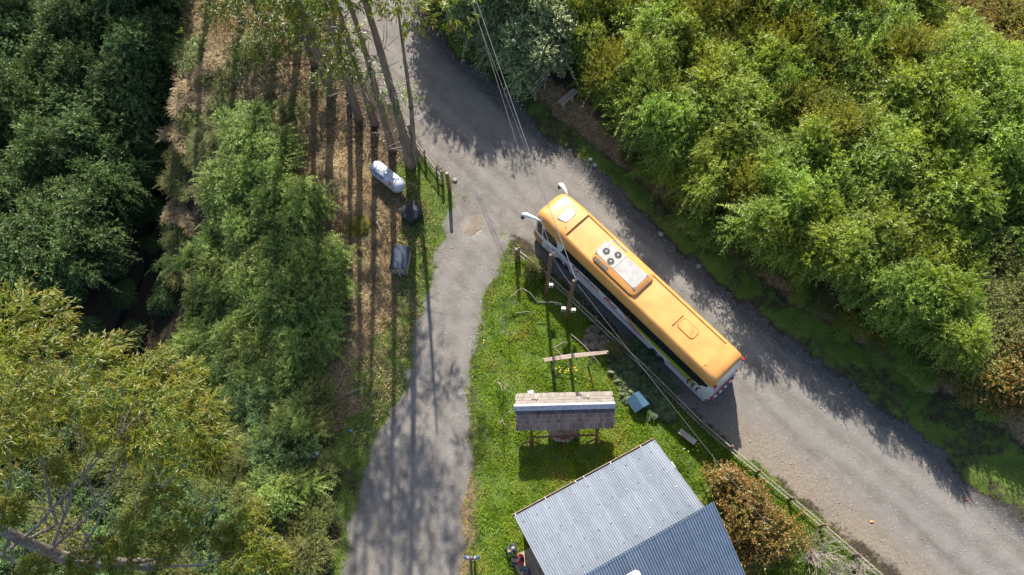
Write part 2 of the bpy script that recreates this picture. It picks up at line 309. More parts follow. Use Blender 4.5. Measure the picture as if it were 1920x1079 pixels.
# ------------------------------------------------------------------ object helpers
def tag(o, label=None, cat=None, group=None, kind=None):
    if label: o['label'] = label
    if cat: o['category'] = cat
    if group: o['group'] = group
    if kind: o['kind'] = kind
    return o
def empty(name, loc=(0, 0, 0), rz=0, label=None, cat=None, group=None):
    o = bpy.data.objects.new(name, None); COL.objects.link(o); o.location = loc; o.rotation_euler = (0, 0, rz); o.empty_display_size = .2
    return tag(o, label, cat, group)
def link(name, me, m=None, parent=None):
    o = bpy.data.objects.new(name, me); COL.objects.link(o)
    if m is not None:
        if len(me.materials) == 0: me.materials.append(M[m] if isinstance(m, str) else m)
        else:
            mm = M[m] if isinstance(m, str) else m
            if me.materials[0] != mm: o.material_slots[0].link = 'OBJECT'; o.material_slots[0].material = mm
    if parent: o.parent = parent
    return o
class MB:
    def __init__(s): s.v = []; s.f = []
    def add(s, vs_, fs_):
        b = len(s.v); s.v += [tuple(v) for v in vs_]; s.f += [tuple(i + b for i in f) for f in fs_]; return s
    def box(s, c, d, rot=None):
        hx, hy, hz = d[0] / 2, d[1] / 2, d[2] / 2; c = Vector(c)
        vs_ = [Vector((x, y, z)) for x in (-hx, hx) for y in (-hy, hy) for z in (-hz, hz)]
        if rot is not None: vs_ = [rot @ v for v in vs_]
        return s.add([v + c for v in vs_], [(0, 1, 3, 2), (4, 6, 7, 5), (0, 4, 5, 1), (2, 3, 7, 6), (0, 2, 6, 4), (1, 5, 7, 3)])
    def bar(s, a, b, wx, wy, up=(0, 0, 1)):
        a, b = Vector(a), Vector(b); d = b - a; L = d.length; d.normalize(); u = Vector(up)
        if abs(d.dot(u)) > .95: u = Vector((0, 1, 0))
        x = d.cross(u).normalized(); y = x.cross(d).normalized()
        m = Matrix((x, d, y)).transposed()
        return s.box((a + b) / 2, (wx, L, wy), m)
    def tube(s, pts, rad, n=6, cap=True):
        pts = [Vector(p) for p in pts]; k = len(pts)
        if not hasattr(rad, '__len__'): rad = [rad] * k
        vs_ = []; fs_ = []; ref = Vector((.31, .95, .05))
        for i, p in enumerate(pts):
            d = (pts[min(i + 1, k - 1)] - pts[max(i - 1, 0)]).normalized()
            x = d.cross(ref)
            if x.length < 1e-3: x = d.cross(Vector((1, 0, 0)))
            x.normalize(); y = d.cross(x)
            for j in range(n):
                a = 2 * math.pi * j / n; vs_.append(p + (x * math.cos(a) + y * math.sin(a)) * rad[i])
        for i in range(k - 1):
            for j in range(n): fs_.append((i * n + j, i * n + (j + 1) % n, (i + 1) * n + (j + 1) % n, (i + 1) * n + j))
        if cap: fs_.append(tuple(range(n - 1, -1, -1))); fs_.append(tuple((k - 1) * n + j for j in range(n)))
        return s.add(vs_, fs_)
    def prism(s, poly, a, b, axis=2):              # poly in the other two axes, from a to b along the axis
        n = len(poly); mk = (lambda p, t: (p[0], p[1], t)) if axis == 2 else ((lambda p, t: (p[0], t, p[1])) if axis == 1 else (lambda p, t: (t, p[0], p[1])))
        vs_ = [mk(p, a) for p in poly] + [mk(p, b) for p in poly]
        return s.add(vs_, [tuple(range(n - 1, -1, -1)), tuple(range(n, 2 * n))] + [(i, (i + 1) % n, n + (i + 1) % n, n + i) for i in range(n)])
    def loft(s, rings, close=True, caps=True):
        n = len(rings[0]); vs_ = [v for r in rings for v in r]; fs_ = []
        for i in range(len(rings) - 1):
            for j in range(n if close else n - 1): fs_.append((i * n + j, i * n + (j + 1) % n, (i + 1) * n + (j + 1) % n, (i + 1) * n + j))
        if caps: fs_.append(tuple(range(n - 1, -1, -1))); fs_.append(tuple((len(rings) - 1) * n + j for j in range(n)))
        return s.add(vs_, fs_)
    def mesh(s, name, smooth=False, bevel=0.0):
        me = bpy.data.meshes.new(name); me.from_pydata(s.v, [], s.f); me.validate()
        bm = bmesh.new(); bm.from_mesh(me)
        if bevel: bmesh.ops.bevel(bm, geom=[e for e in bm.edges], offset=bevel, segments=1, affect='EDGES', clamp_overlap=True)
        bmesh.ops.recalc_face_normals(bm, faces=bm.faces); bm.to_mesh(me); bm.free()
        if smooth: me.shade_smooth(); 
        if smooth and smooth != 2: 
            try: me.set_sharp_from_angle(angle=R(38))
            except Exception: pass
        me.update(); return me
    def build(s, name, m, parent=None, smooth=False, bevel=0.0): return link(name, s.mesh(name, smooth, bevel), m, parent)
def copy_tree(o, parent=None):
    c = o.copy(); COL.objects.link(c); c.parent = parent
    for ch in o.children: copy_tree(ch, c)
    return c
def np_mesh(name, V, F, nper=4, attrs=None, smooth=False):
    me = bpy.data.meshes.new(name); nv = len(V); nf = len(F)
    me.vertices.add(nv); me.vertices.foreach_set('co', np.ascontiguousarray(V, np.float32).ravel())
    me.loops.add(nf * nper); me.loops.foreach_set('vertex_index', np.ascontiguousarray(F, np.int32).ravel())
    me.polygons.add(nf); me.polygons.foreach_set('loop_start', np.arange(0, nf * nper, nper, dtype=np.int32))
    try: me.polygons.foreach_set('loop_total', np.full(nf, nper, np.int32))
    except Exception: pass
    for k, a in (attrs or {}).items():
        at_ = me.attributes.new(k, 'FLOAT', 'FACE'); at_.data.foreach_set('value', np.ascontiguousarray(a, np.float32))
    me.update(calc_edges=True)
    if smooth: me.shade_smooth()
    return me
def norm(a): return a / (np.linalg.norm(a, axis=-1, keepdims=True) + 1e-9)
def leaf_arrays(P, D, N, L, W, bend=.15):
    D = norm(D); S = norm(np.cross(D, N)); U = np.cross(S, D); L = L[:, None]; W = W[:, None]
    mid = P + D * L * .45 + U * L * bend * .5
    tip = P + D * L - U * L * bend * .35
    V = np.stack([P, mid + S * W / 2, tip, mid - S * W / 2], 1).reshape(-1, 3)
    F = np.arange(len(P) * 4).reshape(-1, 4); return V, F
def leaf_mesh(name, P, D, N, L, W, rnd, tip, bend=.15):
    V, F = leaf_arrays(P, D, N, L, W, bend); return np_mesh(name, V, F, 4, {'rnd': rnd, 'tip': tip})
def sprays(r, S, D, Ln, nl, droop, out, L=.15, W=.04, t0=.2, splay=.9, leafdroop=.25, flat=.8):
    """leaves along curved sprays: S start (n,3), D direction (n,3), Ln length (n,), out: outward hint (n,3)"""
    n = len(S); t = np.linspace(t0, 1, nl)[None, :, None] * np.ones((n, 1, 1)); t = np.clip(t + r.normal(0, .03, t.shape), 0, 1.05)
    P = S[:, None] + D[:, None] * Ln[:, None, None] * t; P[:, :, 2] -= (droop * Ln)[:, None] * t[:, :, 0] ** 2
    rd = norm(r.normal(size=(n, nl, 3))); rd[:, :, 2] *= .6; d = D[:, None] * .7 + rd * splay; d[:, :, 2] -= leafdroop
    nn = out[:, None] * flat + np.array([0, .25, .9]) + r.normal(size=(n, nl, 3)) * .4
    sr = r.random(n)[:, None]; rnd = np.clip(.55 * sr + .45 * r.random((n, nl)), 0, 1); tp = np.clip(t[:, :, 0], 0, 1) ** 2 * (.4 + .6 * r.random((n, 1)))
    ls = L * (.7 + .6 * r.random(n * nl)); ws = W * (.7 + .6 * r.random(n * nl))
    return P.reshape(-1, 3), d.reshape(-1, 3), nn.reshape(-1, 3), ls, ws, rnd.ravel(), tp.ravel()
def cat(parts): return [np.concatenate(a) for a in zip(*parts)]
def shrub_crown(name, seed, Rr=2.0, Hh=3.6, ncl=28, nsp=48, nl=13, L=.15, W=.042, droop=.35, canes=8, rc=(.32, .5), up=.35, leafdroop=.25, shape=.55):
    r = np.random.default_rng(seed)
    th = r.random(ncl) * 2 * math.pi; u = r.random(ncl) ** .8; cz = np.where(r.random(ncl) < .75, u, -.15 + .5 * u)
    sr = np.sqrt(np.clip(1 - cz ** 2, 0, 1)); dirs = np.stack([sr * np.cos(th), sr * np.sin(th), cz], 1)
    rad = (.62 + .38 * r.random(ncl)); lump = 1 + .30 * np.sin(3 * th + seed) * sr + .15 * np.sin(5 * th + 2 * seed)
    C = dirs * (rad * lump)[:, None] * np.array([Rr * .8, Rr * .8, Hh * shape]); C[:, 2] += Hh * (1 - shape) * .8
    rcl = Rr * (rc[0] + (rc[1] - rc[0]) * r.random(ncl))
    out = norm(dirs + np.array([0, 0, .4]))
    idx = np.repeat(np.arange(ncl), nsp); n = len(idx)
    sd = norm(r.normal(size=(n, 3))); D = norm(out[idx] * .75 + sd * .9 + np.array([0, 0, up]))
    S = C[idx] + sd * rcl[idx, None] * .35; Ln = rcl[idx] * (.55 + .75 * r.random(n))
    parts = [sprays(r, S, D, Ln, nl, np.full(n, droop), norm(D + out[idx]), L, W, leafdroop=leafdroop)]
    # inside fill
    m = int(n * .25); i2 = r.integers(0, ncl, m); S2 = C[i2] * (.35 + .45 * r.random((m, 1))); S2[:, 2] = np.maximum(S2[:, 2], .15)
    parts.append(sprays(r, S2, norm(r.normal(size=(m, 3))), np.full(m, .6 * Rr * .5), nl, np.full(m, .2), np.tile([0, 0, 1.], (m, 1)), L * 1.25, W * 1.5))
    if canes:
        i3 = r.integers(0, ncl, canes); a = np.arctan2(dirs[i3, 1], dirs[i3, 0]) + r.normal(0, .4, canes)
        D3 = norm(np.stack([np.cos(a), np.sin(a), .55 + .4 * r.random(canes)], 1)); Ln3 = Rr * (.6 + .7 * r.random(canes))
        P3 = sprays(r, C[i3], D3, Ln3, nl * 6, np.full(canes, .75), norm(D3 + [0, 0, 1.]), L * .95, W, t0=.15, splay=1.1)
        P3 = list(P3); P3[5] = .6 + .4 * P3[5]; P3[6] = .5 + .5 * P3[6]; parts.append(tuple(P3))
    me = leaf_mesh(name, *cat(parts)); return me, C
def stem_mesh(name, C, seed, rad=.035, every=2, start=.25):
    r = random.Random(seed); b = MB()
    for c in C[::every]:
        c = Vector(c); s = Vector((r.uniform(-start, start), r.uniform(-start, start), -.3)); m = (s + c) / 2 + Vector((r.uniform(-.2, .2), r.uniform(-.2, .2), .25))
        b.tube([s, m, c], [rad, rad * .75, rad * .35], 4, False)
    return b.mesh(name)

# ------------------------------------------------------------------ terrain, road, driveway
def fields(x, y):
    sr = sdist(x, y, ROAD); sdv = sdist(x, y, DRIVE); sl = sdist(x, y, LAWN); dr = right_of(x, y); dl = left_of(x, y, CREST_L)
    j = (fbm(x, y, 1.3, 4) - .5) * .9 + (fbm(x, y, .38, 31) - .5) * 1.5
    road = sstep(.75, -.75, np.minimum(sr, sdv) + j * .9)
    grass = sstep(.45, -.7, sl + j * .8)
    vw = 1.25 + 2.2 * sstep(5, 18, x) * sstep(20, 8, y) + 1.0 * (fbm(x, y, .5, 9) - .5)
    grass = np.maximum(grass, sstep(vw + .6, vw - .4, dr) * sstep(-.1, .35, dr + j * .6) * .95)
    gl = sstep(2.6, .4, sdv + 3.4 * (fbm(x, y, .7, 11) - .45)) * sstep(0, 1.2, -dl + 1.2) * (x < 0) * sstep(31, 27, y)
    grass = np.maximum(grass * np.where(dr > 0, .45 + .55 * sstep(.35, .55, fbm(x, y, .9, 22)), 1), gl * .75)
    gs = sstep(.5, -.6, sdist(x, y, STRIP) + (fbm(x, y, 1.1, 17) - .5) * 2.0); grass = np.maximum(grass, gs * .95)
    g2 = sstep(.5, -.6, sdist(x, y, STRIP2) + (fbm(x, y, .9, 18) - .5) * 2.6); grass = np.maximum(grass, g2 * .7)
    # worn strip between the drive and the lawn
    worn = sstep(2.6, .2, np.abs(sdv) + 1.6 * (fbm(x, y, .9, 14) - .4)) * (sl < .3) * (.35 + .65 * sstep(12, 4, y))
    grass = grass * (1 - .75 * worn)
    dry = np.maximum(sstep(-9, -2, dl) * sstep(5, 0, dl) * (x < 0) * (1 - .6 * gl) * sstep(6, 12, y), worn * .6)
    dry = np.maximum(dry, .75 * sstep(vw - .2, vw + .5, dr) * sstep(vw + 2.6, vw + 1.2, dr))
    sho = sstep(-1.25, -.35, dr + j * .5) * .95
    # heap of loose stones along the lower side of the road
    mud = sstep(1.9, .5, np.abs(sr + .5)) * sstep(4, 10, x) * (dr < -3) * sstep(14.5, 9, y) * (.4 + .6 * fbm(x, y, 1.2, 3))
    wet = np.exp(-(((x - PUD[0]) / .75) ** 2 + ((y - PUD[1]) / .9) ** 2) * 1.2) * .8
    wob = (fbm(x, y, .25, 40) - .5) * .8; gb = lambda d, c_, w_: np.exp(-((d + wob + c_) / w_) ** 2)
    trk = (gb(dr, 2.0, .42) + gb(dr, 3.7, .42) + .7 * gb(dr, 5.2, .4)) * (sr < 0) + (gb(sdv, .95, .38) + gb(sdv, 2.4, .38)) * (sr > 0) * (sdv < 0)
    trk = np.clip(trk * (.35 + .9 * fbm(x, y, .8, 41)), 0, 1)
    return dict(trk=trk, sr=sr, sdv=sdv, sl=sl, dr=dr, dl=dl, road=road, grass=np.clip(grass, 0, 1), dry=np.clip(dry, 0, 1), sho=sho, mud=np.clip(mud, 0, 1), wet=wet)
def grid_axis(a, b, st, far):
    core = np.arange(a, b + st / 2, st); ext = []; d = st; p = b
    while p < far: d *= 1.45; p += d; ext.append(p)
    lo = []; d = st; p = a
    while p > -far: d *= 1.45; p -= d; lo.append(p)
    return np.concatenate([np.array(lo[::-1]), core, np.array(ext)])
xs = grid_axis(-44, 44, .2, 900); ys = grid_axis(-8, 48, .2, 900)
X, Y = np.meshgrid(xs, ys); xf, yf = X.ravel(), Y.ravel()
Z = terrain(xf, yf); FD = fields(xf, yf)
nx, ny = len(xs), len(ys)
ii = np.arange(nx * ny).reshape(ny, nx)
Q = np.stack([ii[:-1, :-1], ii[:-1, 1:], ii[1:, 1:], ii[1:, :-1]], -1).reshape(-1, 4)
qc = lambda k: FD[k][Q].mean(1)
c_road = qc('sr') < 0; c_drive = (qc('sdv') < 0) & ~c_road; c_lawn = (qc('sl') < 0) & ~c_road & ~c_drive
c_verge = (qc('dr') > 0) & (qc('grass') > .4) & ~c_road
def terrain_part(name, sel):
    q = Q[sel]; u, inv = np.unique(q, return_inverse=True); inv = inv.reshape(-1, 4)
    me = np_mesh(name, np.stack([xf[u], yf[u], Z[u]], 1), inv, 4, smooth=True)
    for nm, ks in (('m1', ('grass', 'dry', 'road')), ('m2', ('sho', 'mud', 'wet'))):
        a = me.attributes.new(nm, 'FLOAT_COLOR', 'POINT'); c = np.ones((len(u), 4), np.float32)
        for i, k in enumerate(ks): c[:, i] = FD[k][u]
        if nm == 'm2': c[:, 3] = FD['trk'][u]
        a.data.foreach_set('color', c.ravel())
    return tag(link(name, me, 'ground'), kind='structure')
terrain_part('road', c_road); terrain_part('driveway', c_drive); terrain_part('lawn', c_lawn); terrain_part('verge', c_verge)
terrain_part('ground', ~(c_road | c_drive | c_lawn | c_verge))

# stream at the bottom of the ravine
def ribbon(name, pts, wd, m):
    V = []; Fq = []
    for i, (x, y, z) in enumerate(pts):
        a = Vector(pts[max(i - 1, 0)]); b = Vector(pts[min(i + 1, len(pts) - 1)]); d = (b - a); s = Vector((-d.y, d.x, 0)).normalized()
        ww = wd * (.7 + .6 * random.random()); V += [(x + s.x * ww, y + s.y * ww, z), (x - s.x * ww, y - s.y * ww, z)]
    for i in range(len(pts) - 1): Fq.append((2 * i, 2 * i + 1, 2 * i + 3, 2 * i + 2))
    b = MB(); b.add(V, Fq); return b.build(name, m)
sp = [at(*p) for p in [(390, 120), (370, 190), (335, 245), (300, 300), (275, 360), (285, 430), (275, 500), (250, 560), (215, 620), (190, 700)]]
tag(ribbon('stream', [(x, y, z + .10) for x, y, z in sp], .22, 'water'), kind='structure')
pz = T(*PUD) + .045
r_ = random.Random(2); pv = []
for k in range(28):
    a = 2 * math.pi * k / 28; q = 1 + .18 * math.sin(3 * a + 1) + .12 * math.sin(5 * a) + r_.uniform(-.05, .05)
    q *= .86 + .2 * r_.random(); ex, ey = .46 * q * math.cos(a), .95 * q * math.sin(a); pv.append((PUD[0] + ex * .85 + ey * .42, PUD[1] + ey * .85 - ex * .42 + .1, pz))
b = MB(); b.add(pv, [tuple(range(28))]); tag(b.build('puddle', 'puddle'), kind='structure')

# ------------------------------------------------------------------ ground cover (uncountable)
def scatter(n, x0, x1, y0, y1, f, seed):
    r = np.random.default_rng(seed); x = r.uniform(x0, x1, n); y = r.uniform(y0, y1, n); k = r.random(n) < f(x, y); return x[k], y[k], r
def blades(name, x, y, r, m, Lr, Wd, lean, label, catn, zoff=0.0):
    n = len(x); a = r.random(n) * 2 * math.pi; le = lean * (.4 + r.random(n)); D = np.stack([np.cos(a) * le, np.sin(a) * le, np.ones(n)], 1)
    P = np.stack([x, y, terrain(x, y) + zoff], 1); N = np.stack([np.cos(a), np.sin(a), np.full(n, -.3)], 1) + r.normal(size=(n, 3)) * .3
    L = Lr[0] + (Lr[1] - Lr[0]) * r.random(n) ** 1.5; cl = fbm(x, y, 2.0, 6)
    L = L * (.5 + 1.0 * cl)
    me = leaf_mesh(name, P, D, N, L, Wd * (.6 + .8 * r.random(n)), np.clip(.25 + .5 * (cl - .5) * 1.6 + .5 * r.random(n), 0, 1), r.random(n) ** 2, .25)
    o = link(name, me, m); return tag(o, label, catn, kind='stuff')
def keepout(x, y): return 1.0
x, y, r = scatter(300000, -5, 20, -4, 24, lambda x, y: (lambda F: F['grass'] * (F['sl'] < .4) * (F['road'] < .5) * (.35 + .65 * (fbm(x, y, 1.1, 7) > .42)))(fields(x, y)), 1)
blades('lawn_grass', x, y, r, 'grass', (.10, .28), .035, 1.3, 'lush bright green grass of the yard between drive and fence', 'grass')
x, y, r = scatter(260000, -6, 42, -2, 46, lambda x, y: (lambda F: F['grass'] * (F['dr'] > -.1) * .55)(fields(x, y)), 2)
blades('verge_grass', x, y, r, 'verge', (.08, .20), .03, .8, 'short mossy green grass along the verge right of the road', 'grass')
x, y, r = scatter(160000, -24, -2, 0, 32, lambda x, y: (lambda F: F['grass'] * (F['sl'] > .2) * (F['dr'] < 0) * (F['road'] < .5) * .7)(fields(x, y)), 3)
blades('roadside_grass', x, y, r, 'verge', (.08, .22), .032, .9, 'patchy green grass on the strip left of the drive', 'grass')
x, y, r = scatter(300000, -32, 0, 2, 46, lambda x, y: (lambda F: F['dry'] * (F['sl'] > 0) * (F['road'] < .4) * (.25 + .75 * (fbm(x, y, .8, 7) > .45)))(fields(x, y)), 4)
blades('dry_grass', x, y, r, 'straw', (.16, .60), .030, 1.6, 'tangled straw-brown dry grass and bramble on the slope under the tall trees', 'dry grass')
x, y, r = scatter(120000, -4, 42, -2, 46, lambda x, y: (lambda F: F['dry'] * (F['dr'] > .5) * .5)(fields(x, y)), 5)
blades('dry_bank_grass', x, y, r, 'straw', (.12, .45), .028, 1.5, 'brown dry grass on the bank below the thicket right of the road', 'dry grass')
dn = [(1058, 690), (1070, 697), (1062, 703), (1076, 692), (1050, 700), (1082, 702), (1300, 842), (1304, 838), (912, 640)]
dr_ = np.random.default_rng(8); dx_ = []; dy_ = []
for a_, b_ in dn:
    q0 = gnd(a_, b_)
    for _ in range(3): dx_.append(q0[0] + dr_.normal(0, .14)); dy_.append(q0[1] + dr_.normal(0, .14))
dx_ = np.array(dx_); dy_ = np.array(dy_); dz_ = terrain(dx_, dy_) + .16; kk = len(dx_)
M['dandelion'] = simple('dandelion', (.70, .50, .01), (.60, .40, .01), .7, 5)
tag(link('yellow_flowers', leaf_mesh('yellow_flowers', np.repeat(np.stack([dx_, dy_, dz_], 1), 5, 0), np.stack([np.cos(np.tile(np.arange(5) * 1.257, kk)), np.sin(np.tile(np.arange(5) * 1.257, kk)), np.full(kk * 5, .3)], 1), np.tile([0, 0, 1.], (kk * 5, 1)), np.full(kk * 5, .045), np.full(kk * 5, .04), np.zeros(kk * 5), np.zeros(kk * 5)), 'dandelion'), 'small yellow flowers dotted in the lawn below the plank beam', 'flowers', kind='stuff')
# loose stones
def stones(name, n, f, seed, smin, smax, label):
    x, y, r = scatter(n, -20, 30, -2, 44, f, seed); k = len(x)
    base = np.array([[1, 0, 0], [0, 1, 0], [-1, 0, 0], [0, -1, 0], [0, 0, 1], [0, 0, -1]], float); fc = np.array([[0, 1, 4], [1, 2, 4], [2, 3, 4], [3, 0, 4], [1, 0, 5], [2, 1, 5], [3, 2, 5], [0, 3, 5]])
    s = smin + (smax - smin) * r.random(k) ** 4; V = base[None] * (s[:, None, None]) * (.7 + .6 * r.random((k, 6, 1))) * np.array([1, 1, .6]); a = r.random(k) * 6.28
    ca, sa = np.cos(a)[:, None], np.sin(a)[:, None]; vx = V[:, :, 0] * ca - V[:, :, 1] * sa; vy = V[:, :, 0] * sa + V[:, :, 1] * ca
    V = np.stack([vx + x[:, None], vy + y[:, None], V[:, :, 2] + (terrain(x, y) + s * .25)[:, None]], -1).reshape(-1, 3)
    Fq = (fc[None] + (np.arange(k) * 6)[:, None, None]).reshape(-1, 3)
    return tag(link(name, np_mesh(name, V, Fq, 3), 'stone'), label, 'gravel', kind='stuff')
def fstone(x, y):
    F = fields(x, y); e = np.exp(-((F['dr'] + .75) / .5) ** 2) * .8; lo = np.exp(-((F['sr'] + 1.0) / .35) ** 2) * (F['dr'] < -3) * (x > 8) * .7
    j = np.exp(-((F['sdv']) / .3) ** 2) * .06; body = (F['road'] > .5) * .02
    return np.clip(e + lo + j + body, 0, 1) * (F['road'] > .3) * (.2 + .8 * (fbm(x, y, 1.5, 3) > .45))
stones('loose_stones', 170000, fstone, 6, .016, .062, 'loose grey and white stones along the gravel road edges')

# ------------------------------------------------------------------ vegetation
CR = {}
def variant(kind, n, seed, **kw):
    for i in range(n):
        me, C = shrub_crown(kind + '_crown', seed + i, **kw); st = stem_mesh(kind + '_stems', C, seed + i, every=kw.get('every', 2) if False else 2)
        CR.setdefault(kind, []).append((me, st))
variant('quila', 5, 100, Rr=2.0, Hh=3.4, ncl=34, nsp=46, nl=13, L=.17, W=.045, droop=.4, canes=18)
variant('fine', 3, 200, Rr=1.6, Hh=2.6, ncl=34, nsp=50, nl=14, L=.09, W=.03, droop=.1, canes=2, up=.6, leafdroop=.05)
variant('broad', 3, 300, Rr=1.5, Hh=2.4, ncl=30, nsp=46, nl=11, L=.10, W=.055, droop=.25, canes=2)
MATUSED = {}
def shrub(name, kind, x, y, s, m, label, group=None, sz=1.0, catn='shrub', dz=-.15, k=None, rot=None):
    me, st = CR[kind][k if k is not None else random.randrange(len(CR[kind]))]
    e = empty(name, (x, y, T(x, y) + dz), rot if rot is not None else random.uniform(0, 6.28), label, catn, group); e.scale = (s * random.uniform(.82, 1.22), s * random.uniform(.82, 1.22), s * sz)
    c = link('crown', me, m, e); t = link('stems', st, 'twig', e); return e
def project(x, y, z):
    w_ = y * math.sin(TILT) - (z - CAM_H) * math.cos(TILT); v = y * math.cos(TILT) + (z - CAM_H) * math.sin(TILT)
    return 960 + FPX * x / w_, 539.5 - FPX * v / w_
def poisson(poly, dist, seed, tries=6000):
    r = random.Random(seed); xs_ = [p[0] for p in poly]; ys_ = [p[1] for p in poly]; out = []
    for _ in range(tries):
        x, y = r.uniform(min(xs_), max(xs_)), r.uniform(min(ys_), max(ys_))
        if not bool(inside(np.array([x]), np.array([y]), poly)[0]): continue
        if all((x - a) ** 2 + (y - b) ** 2 > dist * dist for a, b in out): out.append((x, y))
    return out
LAB = {'quila': 'bushy mid green bamboo-like shrub in the dense thicket right of the road',
       'yellow': 'yellow-olive heath shrub at the top of the thicket right of the road',
       'oliveR': 'olive needle-leaved shrub on the right edge beyond the verge',
       'rustR': 'reddish-brown leafed shrub on the right edge above the verge grass',
       'silver': 'pale silvery green shrub beside the road under the power wires'}
# thicket on the right-hand slope
THR = G([(1010, 55), (1096, 142), (1164, 236), (1248, 334), (1348, 424), (1458, 512), (1578, 584), (1705, 650), (1832, 742), (1950, 780), (2060, 720), (2060, -130), (1110, -150), (1060, 0)])
for x, y in poisson(THR, 1.5, 5):
    px, py = project(x, y, T(x, y) + 2); r1 = random.random()
    edge = float(-sdist(np.array([x]), np.array([y]), THR)[0]); s = random.uniform(.9, 1.25) * (.86 + .14 * min(edge / 3, 1))
    if py < 175 + 60 * r1 and 1040 < px < 1500 and r1 < .8:
        shrub('heath_shrub', 'fine', x, y, s * 1.15, 'heath', LAB['yellow'] + (', left part' if px < 1200 else ', middle' if px < 1350 else ', right part'), 'yellow-olive shrubs at the top', 1.5)
    elif px > 1690 + 120 * r1 and py > 430:
        if r1 < .15 or (px > 1810 and 650 < py < 830): shrub('red_leaf_shrub', 'broad', x, y, s * 1.15, 'rust', LAB['rustR'], 'reddish shrubs on the right edge', 1)
        else: shrub('olive_shrub', 'fine', x, y, s * 1.2, 'olive', LAB['oliveR'], 'olive shrubs on the right edge', 1)
    elif (px > 1700 and py < 120):
        shrub('gorse_shrub', 'fine', x, y, s, 'gorse', 'gorse shrub with orange-yellow flowers in the top right corner', 'gorse in the top right corner', 1)
    elif r1 < .10 and edge > 1: shrub('heath_shrub', 'fine', x, y, s * 1.25, 'heath', 'yellowish fine-leaved shrub standing among the green right-hand thicket', 'yellowish shrubs in the thicket', 1.5)
    elif r1 < .20: shrub('broadleaf_shrub', 'broad', x, y, s * 1.35, 'quila', 'light green broad-leaved shrub standing among the right-hand thicket', 'broad-leaved shrubs in the thicket', 1.5)
    else:
        row = 'at the foot of' if edge < 2.2 else 'in the middle of' if edge < 8 else 'high up in'
        col = 'above the road bend' if px < 1280 else 'opposite the bus' if px < 1560 else 'toward the right edge'
        shrub('thicket_shrub', 'quila', x, y, s, 'quila', 'mid green bushy shrub %s the right-hand thicket, %s' % (row, col), 'thicket shrubs on the right slope', random.uniform(1.3, 1.5) * (1.2 if edge < 2.5 else 1))
# low scrub on the bank between verge and thicket
BANK = G([(1045, 140), (1108, 220), (1175, 300), (1262, 390), (1350, 462), (1458, 545), (1568, 622), (1696, 700), (1805, 780), (1850, 770), (1720, 655), (1590, 585), (1470, 510), (1360, 425), (1260, 335), (1175, 240), (1100, 150)])
for x, y in poisson(BANK, 1.0, 33):
    k = random.random()
    if k < .40: shrub('bank_scrub', 'fine', x, y, random.uniform(.28, .55), 'olive', 'low olive scrub on the bank between verge and right-hand thicket', 'olive scrub on the bank', .7)
    elif k < .62: shrub('bank_scrub', 'fine', x, y, random.uniform(.28, .5), 'straw', 'low withered scrub on the bank between verge and right-hand thicket', 'withered scrub on the bank', .35)
    else: shrub('bank_scrub', 'quila', x, y, random.uniform(.28, .55), 'quila', 'low green scrub on the bank between verge and right-hand thicket', 'green scrub on the bank', .8)
# single shrubs along the road
def px_shrub(name, kind, px, py, h, s, m, label, group=None, sz=1.0, **k):
    x, y, z = at(px, py, h); return shrub(name, kind, x, y, s, m, label, group, sz, **k)
for a in [(905, 30), (950, 55), (1000, 20), (1035, 70), (985, 90)]:
    px_shrub('roadside_shrub', 'broad', a[0], a[1], 2.4, random.uniform(1.2, 1.5), 'silver', LAB['silver'], 'silvery shrubs by the wires', 1.35)
for a in [(862, -70), (880, -120), (905, -90), (840, -130)]:  # tall green shrubs added out of view to shade the upper road
    px_shrub('roadside_shrub', 'broad', a[0], a[1], 3, random.uniform(1.9, 2.2), 'quila_left', 'unseen tall leafy shrub added beyond the top edge to shade the road', 'unseen tall shrubs shading the road', 1.9)
px_shrub('gorse_shrub', 'fine', 1605, 598, .9, .55, 'gorse', 'small gorse with yellow flowers at the foot of the thicket above the verge', sz=.8)
px_shrub('gorse_shrub', 'fine', 1655, 622, .9, .5, 'gorse', 'second small yellow-flowered gorse right at the thicket foot above the verge', sz=.8)
px_shrub('gorse_shrub', 'fine', 672, 418, .8, .42, 'gorse', 'small gorse with a few yellow flowers on the dry slope left of the white tank', sz=.8)
px_shrub('gorse_shrub', 'fine', 985, 12, 3.2, .6, 'gorse', 'small gorse with yellow flowers at the top above the silvery shrub', sz=.8)
# left side of the ravine: tall dark growth; bright bank growth; olive growth below
DKL = G([(-120, -150), (310, -150), (350, 60), (335, 170), (265, 235), (225, 330), (205, 440), (160, 490), (60, 510), (-40, 540), (-120, 560)], -4)
for x, y in poisson(DKL, 2.0, 11):
    shrub('ravine_shrub', 'quila', x, y, random.uniform(1.0, 1.3), 'quila_shade', 'shade-dark green shrub in the growth left of the ravine, ' + ('top edge' if y > 33 else 'beside gully' if x > -30 else 'near orange crown' if y < 24 else 'left edge'), 'dark growth left of the ravine', random.uniform(1.25, 1.75))
GLY = G([(300, 240), (330, 260), (330, 340), (310, 430), (320, 520), (290, 590), (240, 650), (150, 650), (120, 560), (200, 500), (240, 400), (260, 300)], -6)
for x, y in poisson(GLY, 2.3, 21):
    shrub('gully_shrub', 'quila', x, y, random.uniform(.35, .6), 'quila_shade', 'low shade-dark shrub deep in the gully by the stream', 'low growth in the gully', .8)
BRL = G([(470, 300), (535, 300), (540, 390), (610, 425), (625, 520), (612, 600), (625, 680), (560, 735), (480, 745), (420, 720), (360, 690), (315, 660), (335, 590), (390, 500), (440, 410), (462, 350)], -2.5)
